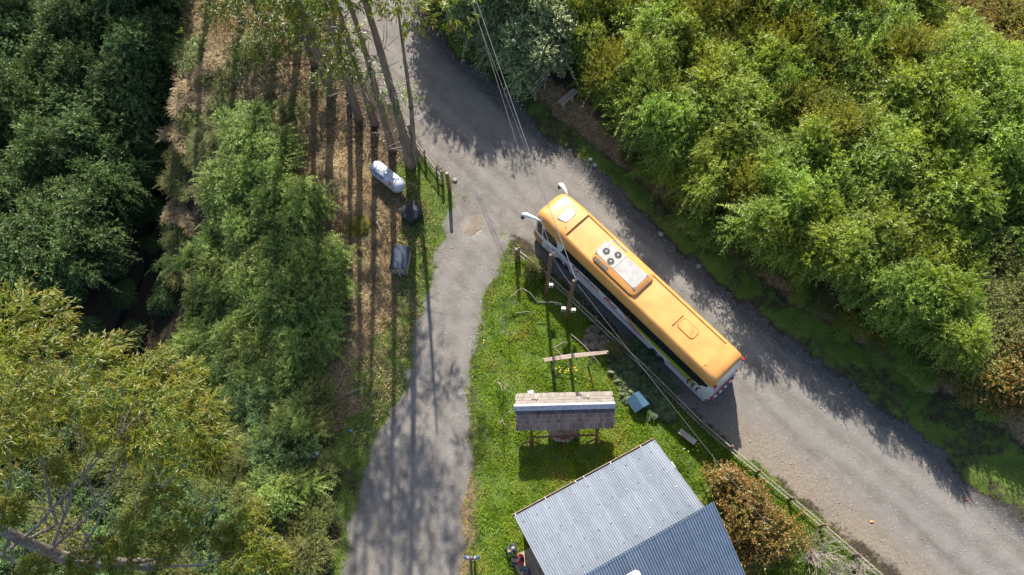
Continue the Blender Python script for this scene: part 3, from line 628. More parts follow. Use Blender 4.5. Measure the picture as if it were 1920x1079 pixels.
for x, y in poisson(BRL, 1.55, 12):
    shrub('bank_shrub', 'quila', x, y, random.uniform(.75, 1.1), 'quila_left', 'bright leafy green shrub in the thicket beside the ravine, ' + ('upper part' if y > 25.5 else 'lower part' if y < 18 else 'middle near the gully' if x < -18.5 else 'middle near the dry slope'), 'bright thicket on the ravine bank', random.uniform(.85, 1.15))
OLV = G([(140, 700), (330, 720), (470, 760), (560, 760), (600, 800), (580, 880), (560, 960), (580, 1050), (600, 1150), (-100, 1150), (-100, 700)], -3)
for x, y in poisson(OLV, 1.8, 13):
    k = random.random()
    if k < .55: shrub('undergrowth_shrub', 'quila', x, y, random.uniform(.7, 1.0), 'quila_left' if k < .12 else 'quila_shade', ('light' if k < .12 else 'dark') + ' green shrub in the undergrowth below the big eucalyptus crown' + (', toward the drive' if x > -18 else ''), 'undergrowth below the eucalyptus', .9)
    else: shrub('undergrowth_shrub', 'fine', x, y, random.uniform(.7, 1.1), 'olive', 'olive shrub in the shaded undergrowth below the big eucalyptus crown', 'olive undergrowth below the eucalyptus', 1)
# low olive growth on the near bank of the ravine and brambles at the crest
LOW = G([(385, 130), (470, 120), (560, 170), (590, 280), (540, 300), (450, 300), (360, 400), (300, 480), (305, 400), (330, 290), (375, 220)], -2.5)
for x, y in poisson(LOW, 1.3, 14):
    k = random.random(); kind, m = ('fine', 'olive') if k < .5 else ('fine', 'straw')
    shrub('bramble_shrub', kind, x, y, random.uniform(.5, .95), m, 'low olive bramble on the dry bank beside the ravine' if m == 'olive' else 'brown withered bramble on the dry bank beside the ravine', m + ' brambles on the bank', .38)
for a in [(640, 340), (600, 360), (680, 450), (700, 395), (690, 500), (680, 560), (620, 300), (590, 250), (560, 220), (660, 380)]:
    px_shrub('bramble_shrub', 'fine', a[0] + random.uniform(-8, 8), a[1], .4, random.uniform(.45, .75), 'straw', 'brown withered bramble mound on the slope below the tall trees', 'withered brambles below the trees', .32)
for a in [(560, 770), (590, 800), (600, 740), (550, 820), (575, 930), (545, 880), (610, 880), (590, 970), (570, 1040), (540, 990)]:
    px_shrub('olive_shrub', 'fine', a[0], a[1], .8, random.uniform(.55, .8), 'olive', 'small olive shrub on the shady bank left of the drive', 'small olive shrubs left of the drive', .9)
# yard bushes
px_shrub('red_leaf_bush', 'broad', 1400, 948, 1.5, 1.25, 'rust', 'rounded reddish-orange bush by the corner of the shaded roof slope', sz=1.05, catn='bush', k=0)
px_shrub('red_leaf_bush', 'broad', 1435, 1005, 1.3, 1.15, 'rust', 'darker reddish bush between shaded roof slope and bare twiggy bush', sz=1, catn='bush', k=1)
px_shrub('yard_bush', 'fine', 1003, 505, .6, .50, 'olive', 'soft grey-green bush at the fence corner below the bus front', sz=1, catn='bush', k=0)
px_shrub('yard_bush', 'fine', 1160, 650, .5, .36, 'olive', 'small yellow-green bush on the fence beside the brown fern heap', sz=1.1, catn='bush', k=1)

# bare twiggy bushes
def twig_bush(seed, n, Ht, sp, r0=.016):
    r = random.Random(seed); b = MB()
    def grow(p, d, L, rad, lev):
        q = p + d * L * .5 + Vector((r.uniform(-.05, .05), r.uniform(-.05, .05), 0)) * L; e = p + d * L
        b.tube([p, q, e], [rad, rad * .8, rad * .5], 4, False)
        if lev < 3:
            for _ in range(r.choice((2, 3))):
                grow(p.lerp(e, r.uniform(.5, 1)), (d + Vector((r.uniform(-.8, .8), r.uniform(-.8, .8), r.uniform(-.2, .5)))).normalized(), L * r.uniform(.45, .75), rad * .55, lev + 1)
    for _ in range(n):
        a = r.uniform(0, 6.28); grow(Vector((r.uniform(-.2, .2) * sp, r.uniform(-.2, .2) * sp, -.1)), Vector((math.cos(a) * sp * r.random(), math.sin(a) * sp * r.random(), 1)).normalized(), Ht * r.uniform(.4, .65), r0, 1 if n > 6 else 0)
    return b.mesh('twigs')
def bare(px, py, h, seed, n, Ht, sp, label, r0=.016, name='bare_bush', catn='bush'):
    x, y, z = at(px, py, h); e = empty(name, (x, y, z - .05), 0, label, catn); link('twigs', twig_bush(seed, n, Ht, sp, r0), 'twig_pale', e); return e
bare(1530, 1035, .9, 1, 46, 2.4, 1.0, 'bare twiggy greyish bush by the fence at the bottom, right of the reddish bush', .018)
bare(1610, 1060, .8, 2, 30, 1.7, .9, 'smaller bare twiggy bush at the bottom edge next to the road', .016)
bare(1570, 1075, .8, 9, 30, 1.7, .9, 'low bare bush at the bottom edge between two twiggy bushes', .016)
bare(955, 640, 0, 3, 1, 3.2, .15, 'thin leafless sapling in the lawn nearest the fence corner', .03, 'bare_sapling', 'sapling')
bare(942, 790, 0, 4, 1, 3.0, .15, 'thin leafless sapling left of the shingled shelter', .03, 'bare_sapling', 'sapling')
bare(940, 720, 0, 5, 2, 2.2, .3, 'small leafless shrub on the lawn edge by the drive', .02, 'bare_sapling', 'sapling')
bare(835, 1065, 0, 15, 3, .6, .9, 'little dry sprig at the lower lawn edge by the drive', .012, 'dry_sprig', 'twig') if False else None
# ferns
def fern_mesh(seed, n=20, L=.9):
    r = np.random.default_rng(seed); a = r.random(n) * 6.28; D = np.stack([np.cos(a), np.sin(a), .5 + .6 * r.random(n)], 1); D = norm(D)
    out = norm(D + [0, 0, 1.5]); Ln = L * (.7 + .5 * r.random(n)); nl = 34; t = np.linspace(.12, 1, nl)
    parts = []
    for s in (-1, 1):
        P = D[:, None] * (Ln[:, None] * t)[:, :, None]; P[:, :, 2] -= .55 * Ln[:, None] * t[None] ** 2
        side = norm(np.cross(D, [0, 0, 1.])) * s; d = side[:, None] + D[:, None] * .45 + np.zeros((n, nl, 3)); N = np.tile(np.array([0, 0, 1.]), (n * nl, 1)) + r.normal(size=(n * nl, 3)) * .2
        l_ = (L * .26 * np.sin(np.pi * (.12 + .86 * t)) ** .8)[None] * np.ones((n, 1)); rn = .6 * r.random((n, 1)) + .4 * r.random((n, nl))
        parts.append((P.reshape(-1, 3), d.reshape(-1, 3), N, l_.ravel(), l_.ravel() * .20 + .01, rn.ravel(), np.tile(t ** 2, n)))
    return leaf_mesh('fronds', *cat(parts))
FERN = [fern_mesh(i) for i in range(3)]
def fern(px, py, s, m, label, group, h=.3):
    x, y, z = at(px, py, h); e = empty('fern', (x, y, z), random.uniform(0, 6), label, 'fern', group); e.scale = (s, s, s); link('fronds', random.choice(FERN), m, e)
for a in [(1165, 690), (1190, 680), (1210, 700), (1180, 715), (1225, 725), (1200, 735), (1240, 745), (1225, 765), (1175, 700), (1150, 675), (1235, 710), (1250, 770), (1160, 660), (1215, 680), (1195, 660), (1260, 735), (1178, 735)]:
    fern(a[0] + random.uniform(-5, 5), a[1], random.uniform(.8, 1.25), 'fern', 'dark green fern in the clump between the bus and the lawn', 'ferns beside the bus')
for a in [(1110, 620), (1125, 640), (1105, 640), (1138, 648), (1118, 655)]:
    fern(a[0], a[1], random.uniform(.6, .85), 'deadfern', 'withered brown fern in the heap by the fence', 'withered ferns by the fence')
for a in [(640, 560), (300, 545), (90, 540), (120, 500)]:
    fern(a[0], a[1], 1.3, 'fern', 'green fern at the edge of the ravine growth', 'ferns at the ravine')

# ------------------------------------------------------------------ eucalyptus trees
def euca_sprays(r, C, rad, nsp, nl, L=.24, W=.04):
    n = len(C); idx = np.repeat(np.arange(n), nsp); m = len(idx); sd = norm(r.normal(size=(m, 3))); sd[:, 2] = np.abs(sd[:, 2]) * .7
    S = C[idx] + sd * rad[idx, None] * (.15 + .5 * r.random((m, 1))); D = norm(sd + np.array([0, 0, .25])); Ln = rad[idx] * (.4 + .5 * r.random(m))
    return sprays(r, S, D, Ln, nl, np.full(m, .45), norm(sd + [0, 0, .5]), L, W, t0=.3, splay=.7, leafdroop=.75, flat=.9)
def trunk_path(r, Ht, lean, wob):
    p = []
    for i in range(9):
        t = i / 8; p.append(Vector((lean[0] * t + wob * math.sin(t * 5 + r.uniform(0, 1)) * t, lean[1] * t + wob * math.cos(t * 4) * t, Ht * t - .3 * (i == 0))))
    return p
def shed_branches(r, path, r0, n, z0, z1, par):
    for _ in range(n):
        b = MB()
        t = r.uniform(z0, z1) * 8; i = int(t); p = path[i].lerp(path[min(i + 1, 8)], t - i); a = r.uniform(0, 6.28); L = r.uniform(.6, 2.2)
        d = Vector((math.cos(a), math.sin(a), r.uniform(-.2, .6))); m = p + d * L * .5 + Vector((0, 0, r.uniform(-.1, .2))); e = p + d * L + Vector((r.uniform(-.3, .3), r.uniform(-.3, .3), r.uniform(-.3, .5)))
        b.tube([p, m, e], [.035, .025, .012], 4, False)
        if r.random() < .6: b.tube([m, m + Vector((r.uniform(-.6, .6), r.uniform(-.6, .6), r.uniform(-.3, .4)))], [.018, .008], 4, False)
        b.build('branch', 'twig', par)
rr = np.random.default_rng(40)
hc = np.stack([rr.normal(0, 1.6, 17), rr.normal(0, 1.6, 17), 13 + 12 * rr.random(17)], 1)
HIGH = [leaf_mesh('crown', *euca_sprays(np.random.default_rng(41 + i), hc + np.random.default_rng(50 + i).normal(0, .8, hc.shape), np.full(17, 1.2), 24, 11, .30, .06)) for i in range(2)]
def tall_euca(px, py, rad, lean, seed, low, label, Ht=26, forks=0, crown=True):
    r = random.Random(seed); x, y, z = at(px, py, 0); e = empty('eucalyptus_tree', (x, y, z), 0, label, 'tree', 'tall eucalyptus row')
    path = trunk_path(r, Ht, lean, .25); b = MB(); rd = [rad * 1.35] + [rad * (1 - .85 * (i / 8)) for i in range(1, 9)]
    fine = [path[0]]; fr = [rd[0]]
    for i in range(8):
        for k in range(1, 4): fine.append(path[i].lerp(path[i + 1], k / 3)); fr.append((rd[i] + (rd[i + 1] - rd[i]) * k / 3) * r.uniform(.92, 1.08))
    b.tube(fine, fr, 10, False)
    for k in range(forks):
        i = 1; s = path[0] + Vector((.1, 0, .6)); fp = [s, s + Vector((.35, .1, 2)), s + Vector((.7, .2, 6)), s + Vector((1.0, .4, 14))]
        b.tube(fp, [rad * .75, rad * .6, rad * .45, rad * .2], 8, False)
    t = b.build('trunk', 'bark', e, smooth=2)
    shed_branches(r, path, rad, 24, .06, .5, e)
    if crown:
        c = link('crown', HIGH[seed % 2], 'euca', e); c.rotation_euler = (0, 0, r.uniform(0, 6.28)); c.location = (lean[0] * .7, lean[1] * .7, 0)
    if low:
        q = np.random.default_rng(seed); n = len(low); C = np.array([[a, bb, h] for a, bb, h in low]); me = leaf_mesh('low_foliage', *euca_sprays(q, C, np.full(n, .95), 26, 9, .26, .05)); link('low_foliage', me, 'euca_low', e)
    return e
def lowf(seed, n, h0=2.5, h1=9, sp=1.3):
    r = random.Random(seed); return [(r.uniform(-sp, sp), r.uniform(-sp, sp) - .3, r.uniform(h0, h1)) for _ in range(n)]
tall_euca(770, 308, .30, (-.5, .3), 60, lowf(1, 3, 6, 9), 'forked pale eucalyptus nearest the drive, beside the leaning pole', forks=1)
tall_euca(736, 280, .23, (-.4, .4), 61, lowf(2, 2, 5, 9), 'eucalyptus second from the drive, directly behind the white tank')
tall_euca(703, 232, .22, (-.6, .2), 62, lowf(3, 3, 5, 9), 'eucalyptus third from the drive in the row of tall trunks')
tall_euca(673, 222, .24, (.0, .6), 63, lowf(4, 4, 4, 9), 'eucalyptus fourth from the drive, front of the row of trunks')
tall_euca(622, 175, .31, (-.3, .2), 64, lowf(5, 5), 'thick dark-barked eucalyptus in the middle of the trunk row')
tall_euca(590, 120, .25, (.3, .2), 65, lowf(6, 9, 2, 8, 1.6), 'eucalyptus behind the thick dark one in the trunk row')
tall_euca(655, 130, .22, (.2, .5), 66, lowf(7, 4), 'eucalyptus at the back of the row near the upper road edge')
tall_euca(560, 70, .28, (-.5, .2), 67, lowf(8, 14, 2, 8, 1.8), 'leftmost eucalyptus trunk of the row at the top edge')
tall_euca(520, 95, .22, (-.8, .0), 68, lowf(9, 26, 1.5, 7, 2.6), 'slim leafy eucalyptus left of the trunk row with low hanging foliage', Ht=20)
tall_euca(455, 40, .22, (-.8, .0), 69, lowf(10, 26, 1.5, 7, 2.6), 'slim leafy eucalyptus at the top edge next to the dark growth', Ht=20)
for i, a in enumerate([(400, -120), (330, -90), (280, -170), (150, -170), (100, -100), (-40, -110), (350, -200)]):
    tall_euca(a[0], a[1], .3, (0, 0), 80 + i, None, 'tall eucalyptus beyond the top edge above the dark growth', Ht=24)

# big spreading eucalyptus at the lower left, its crown close below the viewpoint
BX, BY = gnd(130, 1052, 6.0); BZ = T(BX, BY)
be = empty('eucalyptus_tree', (BX, BY, BZ), 0, 'big spreading eucalyptus with orange-green crown and pale limbs at lower left', 'tree')
def L3(px, py, z): a = gnd(px, py, z); return Vector((a[0] - BX, a[1] - BY, z - BZ))
tb = MB(); tb.tube([Vector((.6, -.2, -.4)), Vector((.3, 0, 3)), L3(130, 1050, 6), L3(60, 1022, 8.5), L3(-10, 985, 10.8), L3(-90, 930, 13)], [.44, .36, .29, .25, .21, .12], 12, False)
tb.build('trunk', 'bark_pale', be, smooth=2)
limbs = [[(90, 1035, 7.5), (160, 975, 9), (190, 930, 10), (240, 820, 11.5), (285, 770, 12)], [(20, 1030, 9), (70, 985, 10), (150, 900, 11.2), (210, 830, 12), (270, 770, 12.8)],
         [(60, 1010, 9), (105, 985, 9.6), (85, 880, 11), (45, 790, 12.5), (60, 720, 13.5)], [(110, 1050, 7), (150, 1030, 7.5), (180, 985, 8.6), (230, 880, 10.5), (330, 800, 11)],
         [(130, 1045, 6.5), (200, 1010, 7.4), (290, 930, 8.8), (360, 860, 10)], [(100, 1020, 8), (130, 940, 10), (150, 850, 11.5), (155, 760, 12.8)],
         [(0, 990, 10.7), (20, 900, 12), (10, 800, 13.5), (40, 690, 14)], [(140, 1050, 6), (220, 1060, 6.2), (330, 1045, 6.6), (395, 960, 7.6), (412, 905, 8.4)], [(20, 1010, 9.8), (5, 1040, 9.6), (60, 1075, 9.3), (110, 1110, 9.2)],
         [(240, 1060, 6), (380, 1060, 6), (450, 1040, 6.6), (490, 1010, 7.4)]]
lb = []
for L_ in limbs:
    pts = [L3(*p) for p in L_]; b = MB(); n = len(pts); fine = []
    for i in range(n - 1):
        for k in range(3): fine.append(pts[i].lerp(pts[i + 1], k / 3) + Vector((random.uniform(-.05, .05), random.uniform(-.05, .05), random.uniform(-.05, .05))))
    fine.append(pts[-1]); b.tube(fine, [.082 * (1 - .8 * i / (len(fine) - 1)) for i in range(len(fine))], 7, False)
    for _ in range(11):
        i = random.randrange(2, len(fine) - 1); p = fine[i]; q = p + Vector((random.uniform(-1.1, 1.1), random.uniform(-.3, 1.6), random.uniform(.1, 1.3))); b.tube([p, p.lerp(q, .5) + Vector((.1, 0, .1)), q], [.032, .024, .010], 5, False)
    b.build('limb', 'bark_pale', be, smooth=2)
cl = [(35, 590, 14, 1.5), (95, 600, 13.5, 1.2), (0, 660, 14.5, 1.5), (70, 660, 14, 1.4), (20, 740, 14.5, 1.4), (90, 740, 13.8, 1.3), (170, 680, 12.5, 1.2), (205, 660, 12, .9), (150, 750, 12.8, 1.3), (215, 745, 12.2, 1.2),
      (260, 710, 11.8, 1.0), (300, 690, 11.4, .9), (285, 770, 11.6, 1.3), (340, 740, 11, 1.0), (360, 700, 10.8, .7), (350, 800, 11, 1.2), (395, 770, 10.8, .8), (400, 825, 10.6, .9), (340, 860, 10.6, 1.0), (270, 830, 11.4, 1.0),
      (395, 870, 10, .7), (-10, 820, 14.5, 1.3), (60, 810, 13.6, 1.0), (190, 810, 12.2, .8), (300, 925, 8.6, .9), (350, 985, 7.8, .8), (260, 980, 8, .9), (310, 1030, 7.4, .9), (230, 1050, 7.4, .8), (-20, 900, 14, .9),
      (460, 985, 7.6, .8), (490, 1020, 7.4, .9), (520, 1050, 7.0, .7), (450, 1050, 7.2, .9), (480, 960, 7.6, .5), (60, 1070, 10, .6), (150, 1065, 8, .7), (200, 1030, 8.2, .6), (20, 960, 12, .6), (120, 880, 12, .6), (420, 1010, 7.2, .6)]
q = np.random.default_rng(90); C = np.array([L3(a, b_, z) for a, b_, z, _ in cl]); rad = np.array([c[3] for c in cl])
ns = 60; link('crown', leaf_mesh('crown', *euca_sprays(q, C, rad, 115, 12, .235, .036)), 'euca', be)

# ------------------------------------------------------------------ lettering helper
def text_mesh(txt, size, shear=0.0, bold=0.0):
    cu = bpy.data.curves.new('lettering', 'FONT'); cu.body = txt; cu.size = size; cu.shear = shear; cu.offset = bold; cu.extrude = .002; cu.resolution_u = 3; cu.align_x = 'LEFT'
    o = bpy.data.objects.new('lettering', cu); COL.objects.link(o); dg = bpy.context.evaluated_depsgraph_get()
    me = bpy.data.meshes.new_from_object(o.evaluated_get(dg)); bpy.data.objects.remove(o, do_unlink=True); me.materials.clear(); return me

# ------------------------------------------------------------------ the bus  (x forward, y left, z up)
BUS = empty('bus', (7.12, 16.25, T(7.12, 16.25) + .0), R(133), 'long orange-roofed white coach standing on the gravel road beside the fence', 'bus')
zr0 = 3.0
half_main = [(1.30, 1.0), (1.30, 1.9), (1.29, zr0), (1.285, 3.15), (1.26, 3.38), (1.20, 3.57), (1.12, 3.70), (1.03, 3.78), (.96, 3.79), (.93, 3.72), (.5, 3.75), (0, 3.765)]
half_cap = [(1.30, 1.0), (1.30, 1.9), (1.29, zr0), (1.285, 3.15), (1.26, 3.38), (1.20, 3.57), (1.12, 3.70), (1.03, 3.78), (.96, 3.81), (.88, 3.835), (.5, 3.875), (0, 3.89)]
def ring(x, half, sy=1.0, dz=0.0, k=0.0):
    pts = []
    for (y, z) in half: 
        zz = z - (dz * max(0, (z - zr0) / .8)); pts.append((x + k * (3.7 - z), y * sy, zz))
    return pts + [(a, -b, c) for a, b, c in pts[-2::-1]]
st = [(-7.18, half_cap, .92, .30, -.12), (-7.10, half_cap, .96, .16, -.11), (-6.95, half_cap, .985, .05, -.08), (-6.6, half_cap, 1, .01, 0), (-6.02, half_cap, 1, 0, 0), (-6.0, half_main, 1, 0, 0), (-3, half_main, 1, 0, 0), (0, half_main, 1, 0, 0), (2.5, half_main, 1, 0, 0),
      (4.80, half_main, 1, 0, 0), (4.83, half_cap, 1, 0, 0), (5.5, half_cap, .99, .0, 0), (6.1, half_cap, .965, .02, .02), (6.5, half_cap, .93, .06, .05), (6.8, half_cap, .88, .14, .08), (7.0, half_cap, .80, .26, .10), (7.12, half_cap, .66, .42, .12), (7.18, half_cap, .45, .52, .13)]
rings = [ring(*s) for s in st]; n = len(rings[0])
def shell(lo, hi, ends=False):
    b = MB(); V = [v for r in rings for v in r]; Fs = []
    for i in range(len(rings) - 1):
        for j in range(n - 1):
            up = j >= 2 and j < n - 3
            if (lo == 'roof') == up: Fs.append((i * n + j, i * n + j + 1, (i + 1) * n + j + 1, (i + 1) * n + j))
    if lo != 'roof': Fs.append(tuple(range(n))); Fs.append(tuple((len(rings) - 1) * n + j for j in range(n)))
    b.add(V, Fs); me = b.mesh(lo, True); bm = bmesh.new(); bm.from_mesh(me); bmesh.ops.delete(bm, geom=[v for v in bm.verts if not v.link_faces], context='VERTS'); bm.to_mesh(me); bm.free(); return me
roof = link('roof', shell('roof', 0), 'orange', BUS); body = link('body', shell('body', 0), 'white', BUS)
b = MB(); b.box((0, 0, .72), (13.9, 2.2, .56)); b.build('chassis', 'black', BUS)
# skirts with wheel arches
def arch_poly(x0, x1, zb, zt, cs, ra):
    p = [(x0, zt), (x0, zb)]
    for c in sorted(cs):
        for k in range(11): a = math.pi - math.pi * k / 10; p.append((c + ra * math.cos(a), max(zb, .5 + ra * math.sin(a))))
    return p + [(x1, zb), (x1, zt)]
WX = (-3.62, 4.45)
for s in (1, -1):
    b = MB(); b.prism(arch_poly(-7.35, 6.3, .36, .998, WX, .62), s * 1.262, s * 1.302, 1); b.build('skirt', 'white', BUS)
    for wx in WX:
        b = MB(); pr = [(.30, .0), (.46, .02), (.50, .06), (.50, .24), (.46, .28), (.30, .30)]
        rg = [[(wx + q * math.cos(a), s * (1.26 - t), .50 + q * math.sin(a)) for q, t in pr] for a in [2 * math.pi * i / 24 for i in range(24)]]; rg.append(rg[0])
        b.loft(rg, True, False); wh = b.build('wheel', 'rubber', BUS, smooth=True)
        b = MB(); b.tube([(wx, s * .98, .5), (wx, s * 1.20, .5)], [.30, .30], 20); b.tube([(wx, s * 1.20, .5), (wx, s * 1.24, .5)], [.13, .10], 10); b.build('rim', 'chrome', wh, smooth=True)
        b = MB(); b.prism([(wx + .66 * math.cos(math.pi * i / 14), .5 + .66 * math.sin(math.pi * i / 14)) for i in range(15)], s * .95, s * .97, 1); b.build('wheel_well', 'black', BUS)
# front and rear bumpers
b = MB(); b.loft([[(x, y, z) for x, y in [(6.3, 1.29), (6.9, 1.25), (7.25, 1.08), (7.42, .7), (7.5, 0), (7.42, -.7), (7.25, -1.08), (6.9, -1.25), (6.3, -1.29), (6.3, 0)]] for z in (.36, .62, .98)]); b.build('front_bumper', 'orange_low', BUS, smooth=True)
b = MB(); b.loft([[(x, y, z) for x, y in [(-7.0, 1.295), (-7.38, 1.27), (-7.52, 1.10), (-7.60, .6), (-7.62, 0), (-7.60, -.6), (-7.52, -1.10), (-7.38, -1.27), (-7.0, -1.295)]] for z in (.38, .6, .9, .93)]); b.build('rear_bumper', 'orange_low', BUS, smooth=True)
# striped reflective board on the rear bumper
for i in range(10):
    y0 = 1.08 - i * .216; x0 = -7.635 - .0; b = MB(); b.box((-7.645 + .06 * (abs(y0 - .108) / 1.08) ** 2, y0 - .108, .955), (.10, .214, .06)); b.box((-7.66 + .06 * (abs(y0 - .108) / 1.08) ** 2, y0 - .108, .85), (.02, .214, .16)); b.build('reflective_block', 'lampred' if i % 2 == 0 else 'white', BUS)
# rear panel details
def xr(z): return -7.18 - .12 * (3.7 - z)
rq = Matrix.Rotation(0, 3, 'Y')
for s in (1, -1):
    b = MB(); b.prism([(s * 1.08, 3.40), (s * 1.19, 3.40), (s * 1.21, 3.02), (s * 1.12, 3.02)], xr(3.2) - .06, xr(3.2) + .12, 0); b.build('tail_lamp', 'lampred', BUS)
    b = MB(); b.prism([(s * 1.06, 1.5), (s * 1.19, 1.5), (s * 1.19, 1.05), (s * 1.06, 1.05)], xr(1.3) - .03, xr(1.3) + .15, 0); b.build('tail_lamp', 'lampred', BUS)
def rear_strip(name, m, za, zb, y0, y1, off):
    b = MB(); b.add([(xr(za) - off, y0, za), (xr(za) - off, y1, za), (xr(zb) - off, y1, zb), (xr(zb) - off, y0, zb)], [(0, 1, 2, 3)]); return b.build(name, m, BUS)
rear_strip('rear_stripe', 'maroon', 1.62, 1.68, -1.0, 1.0, .012); rear_strip('rear_stripe', 'inkbrown', 1.28, 1.36, -1.0, 1.0, .012); rear_strip('number_plate', 'acpanel', 1.05, 1.2, -.25, .25, .016)
rear_strip('rear_stripe', 'maroon', 2.35, 2.39, -1.0, .55, .012)
b = MB()
for k in range(24):
    a0, a1 = 2 * math.pi * k / 24, 2 * math.pi * (k + 1) / 24
    for ra, rb in ((.15, .125),):
        P_ = []
        for q_, a in ((ra, a0), (ra, a1), (rb, a1), (rb, a0)): zz = 2.3 + q_ * math.sin(a) * 1.3; P_.append((xr(zz) - .014, .82 + q_ * math.cos(a), zz))
        b.add(P_, [(0, 1, 2, 3)])
b.build('round_emblem', 'inkbrown', BUS)
tm = text_mesh('96', .18); o = link('fleet_number', tm, 'inkbrown', BUS); o.matrix_local = Matrix(((0, .12, -1, xr(2.24) - .014), (-1, 0, 0, .92), (0, 1, .0, 2.24), (0, 0, 0, 1)))
# side glass
def side_plate(name, m, pts, s=1, off=.004, parent=None, th=.006):
    b = MB(); b.prism(pts, s * 1.296, s * (1.302 + off), 1); return b.build(name, m, parent or BUS)
for s in (1, -1):
    xw = 4.55
    for k in range(6):
        x0 = xw - k * 1.85; side_plate('side_window', 'glass', [(x0, 1.98), (x0 - 1.80, 1.98), (x0 - 1.80, 2.97), (x0, 2.97)], s, .004)
    side_plate('rear_quarter_glass', 'glass', [(-6.56, 2.1), (-6.9, 2.55), (-6.95, 2.9), (-6.56, 2.95)], s, .001)
    side_plate('window_band', 'black', [(4.75, 1.93), (-6.62, 1.93), (-6.62, 2.985), (4.4, 2.985)], s, .001)
    # white pillar sweeps forward and down in front of the first window, then the driver's glass
    side_plate('driver_window', 'glass', [(5.05, 2.0), (6.10, 1.75), (6.28, 2.0), (6.25, 2.9), (5.35, 2.97), (5.1, 2.7)], s, .004)
    b = MB(); b.add([(6.42, s * 1.245, 1.55), (6.90, s * 1.19, 1.5), (7.0, s * 1.14, 1.9), (6.90, s * 1.16, 2.9), (6.48, s * 1.225, 2.97)], [(0, 1, 2, 3, 4)]); b.build('windscreen_corner', 'glass', BUS)
# windscreen
b = MB(); wsx = [(6.95, 1.10), (7.22, .92), (7.36, .55), (7.42, 0), (7.36, -.55), (7.22, -.92), (6.95, -1.10)]
b.loft([[(x + .03, y, 1.45) for x, y in wsx], [(x - .06, y, 2.3) for x, y in wsx], [(x - .16, y * .93, 3.05) for x, y in wsx]], False, False); b.build('windscreen', 'glass', BUS, smooth=True)
# livery on both sides (flat print)
for s in (1, -1):
    side_plate('white_panel_stripe', 'maroon', [(5.9, 1.08), (5.2, 1.42), (3.7, 1.13), (3.7, 1.03), (5.2, 1.30), (5.9, 1.02)], s, .003)
    side_plate('lower_stripe', 'inkbrown', [(3.7, 1.03), (3.7, 1.07), (-2.6, 1.07), (-2.6, 1.03)], s, .002)
    side_plate('red_swoosh', 'red', [(-.35, 1.93), (-.75, 1.93), (-1.6, 1.45), (-2.7, 1.02), (-2.25, 1.02), (-1.25, 1.40)], s, .004)
    side_plate('green_panel', 'yellowgreen', [(-.85, 1.92), (-6.1, 1.92), (-6.35, 1.6), (-6.2, 1.32), (-3.2, 1.42), (-1.9, 1.45)], s, .002)
    side_plate('green_stripe', 'greenstripe', [(-.85, 1.925), (-6.1, 1.925), (-6.2, 1.80), (-1.2, 1.80)], s, .003)
    for k in range(3):
        z0 = 1.36 - k * .1; side_plate('dark_stripe', 'inkbrown', [(.5 - k * .3, z0 - .12), (.5 - k * .3, z0 - .09), (-1.5 - k * .2, z0 + .02 - .06), (-1.5 - k * .2, z0 - .1)], s, .002)
    for k in range(11):
        for j in range(2):
            if (k + j) % 2: continue
            x0 = -4.3 - k * .17; z0 = 1.06 + j * .11 + .008 * k; side_plate('checker', 'inkbrown', [(x0, z0), (x0 - .17, z0 + .01), (x0 - .17, z0 + .12), (x0, z0 + .11)], s, .003)
    for k, (m, w_) in enumerate((('maroon', .13), ('brownstripe', .16), ('maroon', .10))):
        x0 = -6.0 - k * .34; pts = [(x0 + .25 * math.cos(t) - .1, 1.25 + .62 * math.sin(t)) for t in [(-.9 + 1.9 * i / 8) for i in range(9)]]
        pts2 = [(p[0] - w_, p[1]) for p in pts[::-1]]; side_plate('curved_stripe', m, [(max(p[0], -7.2), min(p[1], 1.9)) for p in pts + pts2], s, .005 + .001 * k)
    side_plate('orange_lamp', 'gasorange', [(-6.1, 1.0), (-6.25, 1.0), (-6.25, 1.06), (-6.1, 1.06)], s, .008)
def side_text(txt, x0, z0, size, m, name, shear=0, bold=0):
    me = text_mesh(txt, size, shear, bold); o = link(name, me, m, BUS); o.matrix_local = Matrix(((-1, 0, 0, x0), (0, 0, 1, 1.309), (0, 1, 0, z0), (0, 0, 0, 1)))
    o2 = link(name, me, m, BUS); wdt = max(v.co.x for v in me.vertices); o2.matrix_local = Matrix(((1, 0, 0, x0 - wdt), (0, 0, -1, -1.309), (0, 1, 0, z0), (0, 0, 0, 1)))
side_text('Queilen', 3.70, 1.40, .70, 'maroon', 'lettering', 0, .010); side_text('Bus', 1.05, 1.36, .72, 'red', 'lettering_red', .45, .018)
for k, m in enumerate(('red', 'white', 'blue')):
    side_plate('small_flag', m, [(4.35, 1.62 + k * .07), (3.95, 1.62 + k * .07), (3.95, 1.685 + k * .07), (4.35, 1.685 + k * .07)], 1, .004)
# mirrors: drooping white arms like ears
for s, x0, y0, x1, y1 in ((1, 6.55, 1.2, 7.75, 1.62), (-1, 6.6, -1.1, 7.7, -1.45)):
    b = MB(); P_ = [Vector((x0, y0, 3.32)), Vector((x0 + .45 * (x1 - x0), y0 + .5 * (y1 - y0), 3.38)), Vector((x0 + .8 * (x1 - x0), y0 + .85 * (y1 - y0), 3.28)), Vector((x1, y1, 3.05))]
    b.tube(P_, [.06, .10, .15, .12], 10); mi = b.build('mirror_arm', 'white', BUS, smooth=2)
    b = MB(); b.box((x1 - .02, y1, 2.80), (.16, .26, .42)); b.build('mirror_head', 'black', mi, bevel=.04)
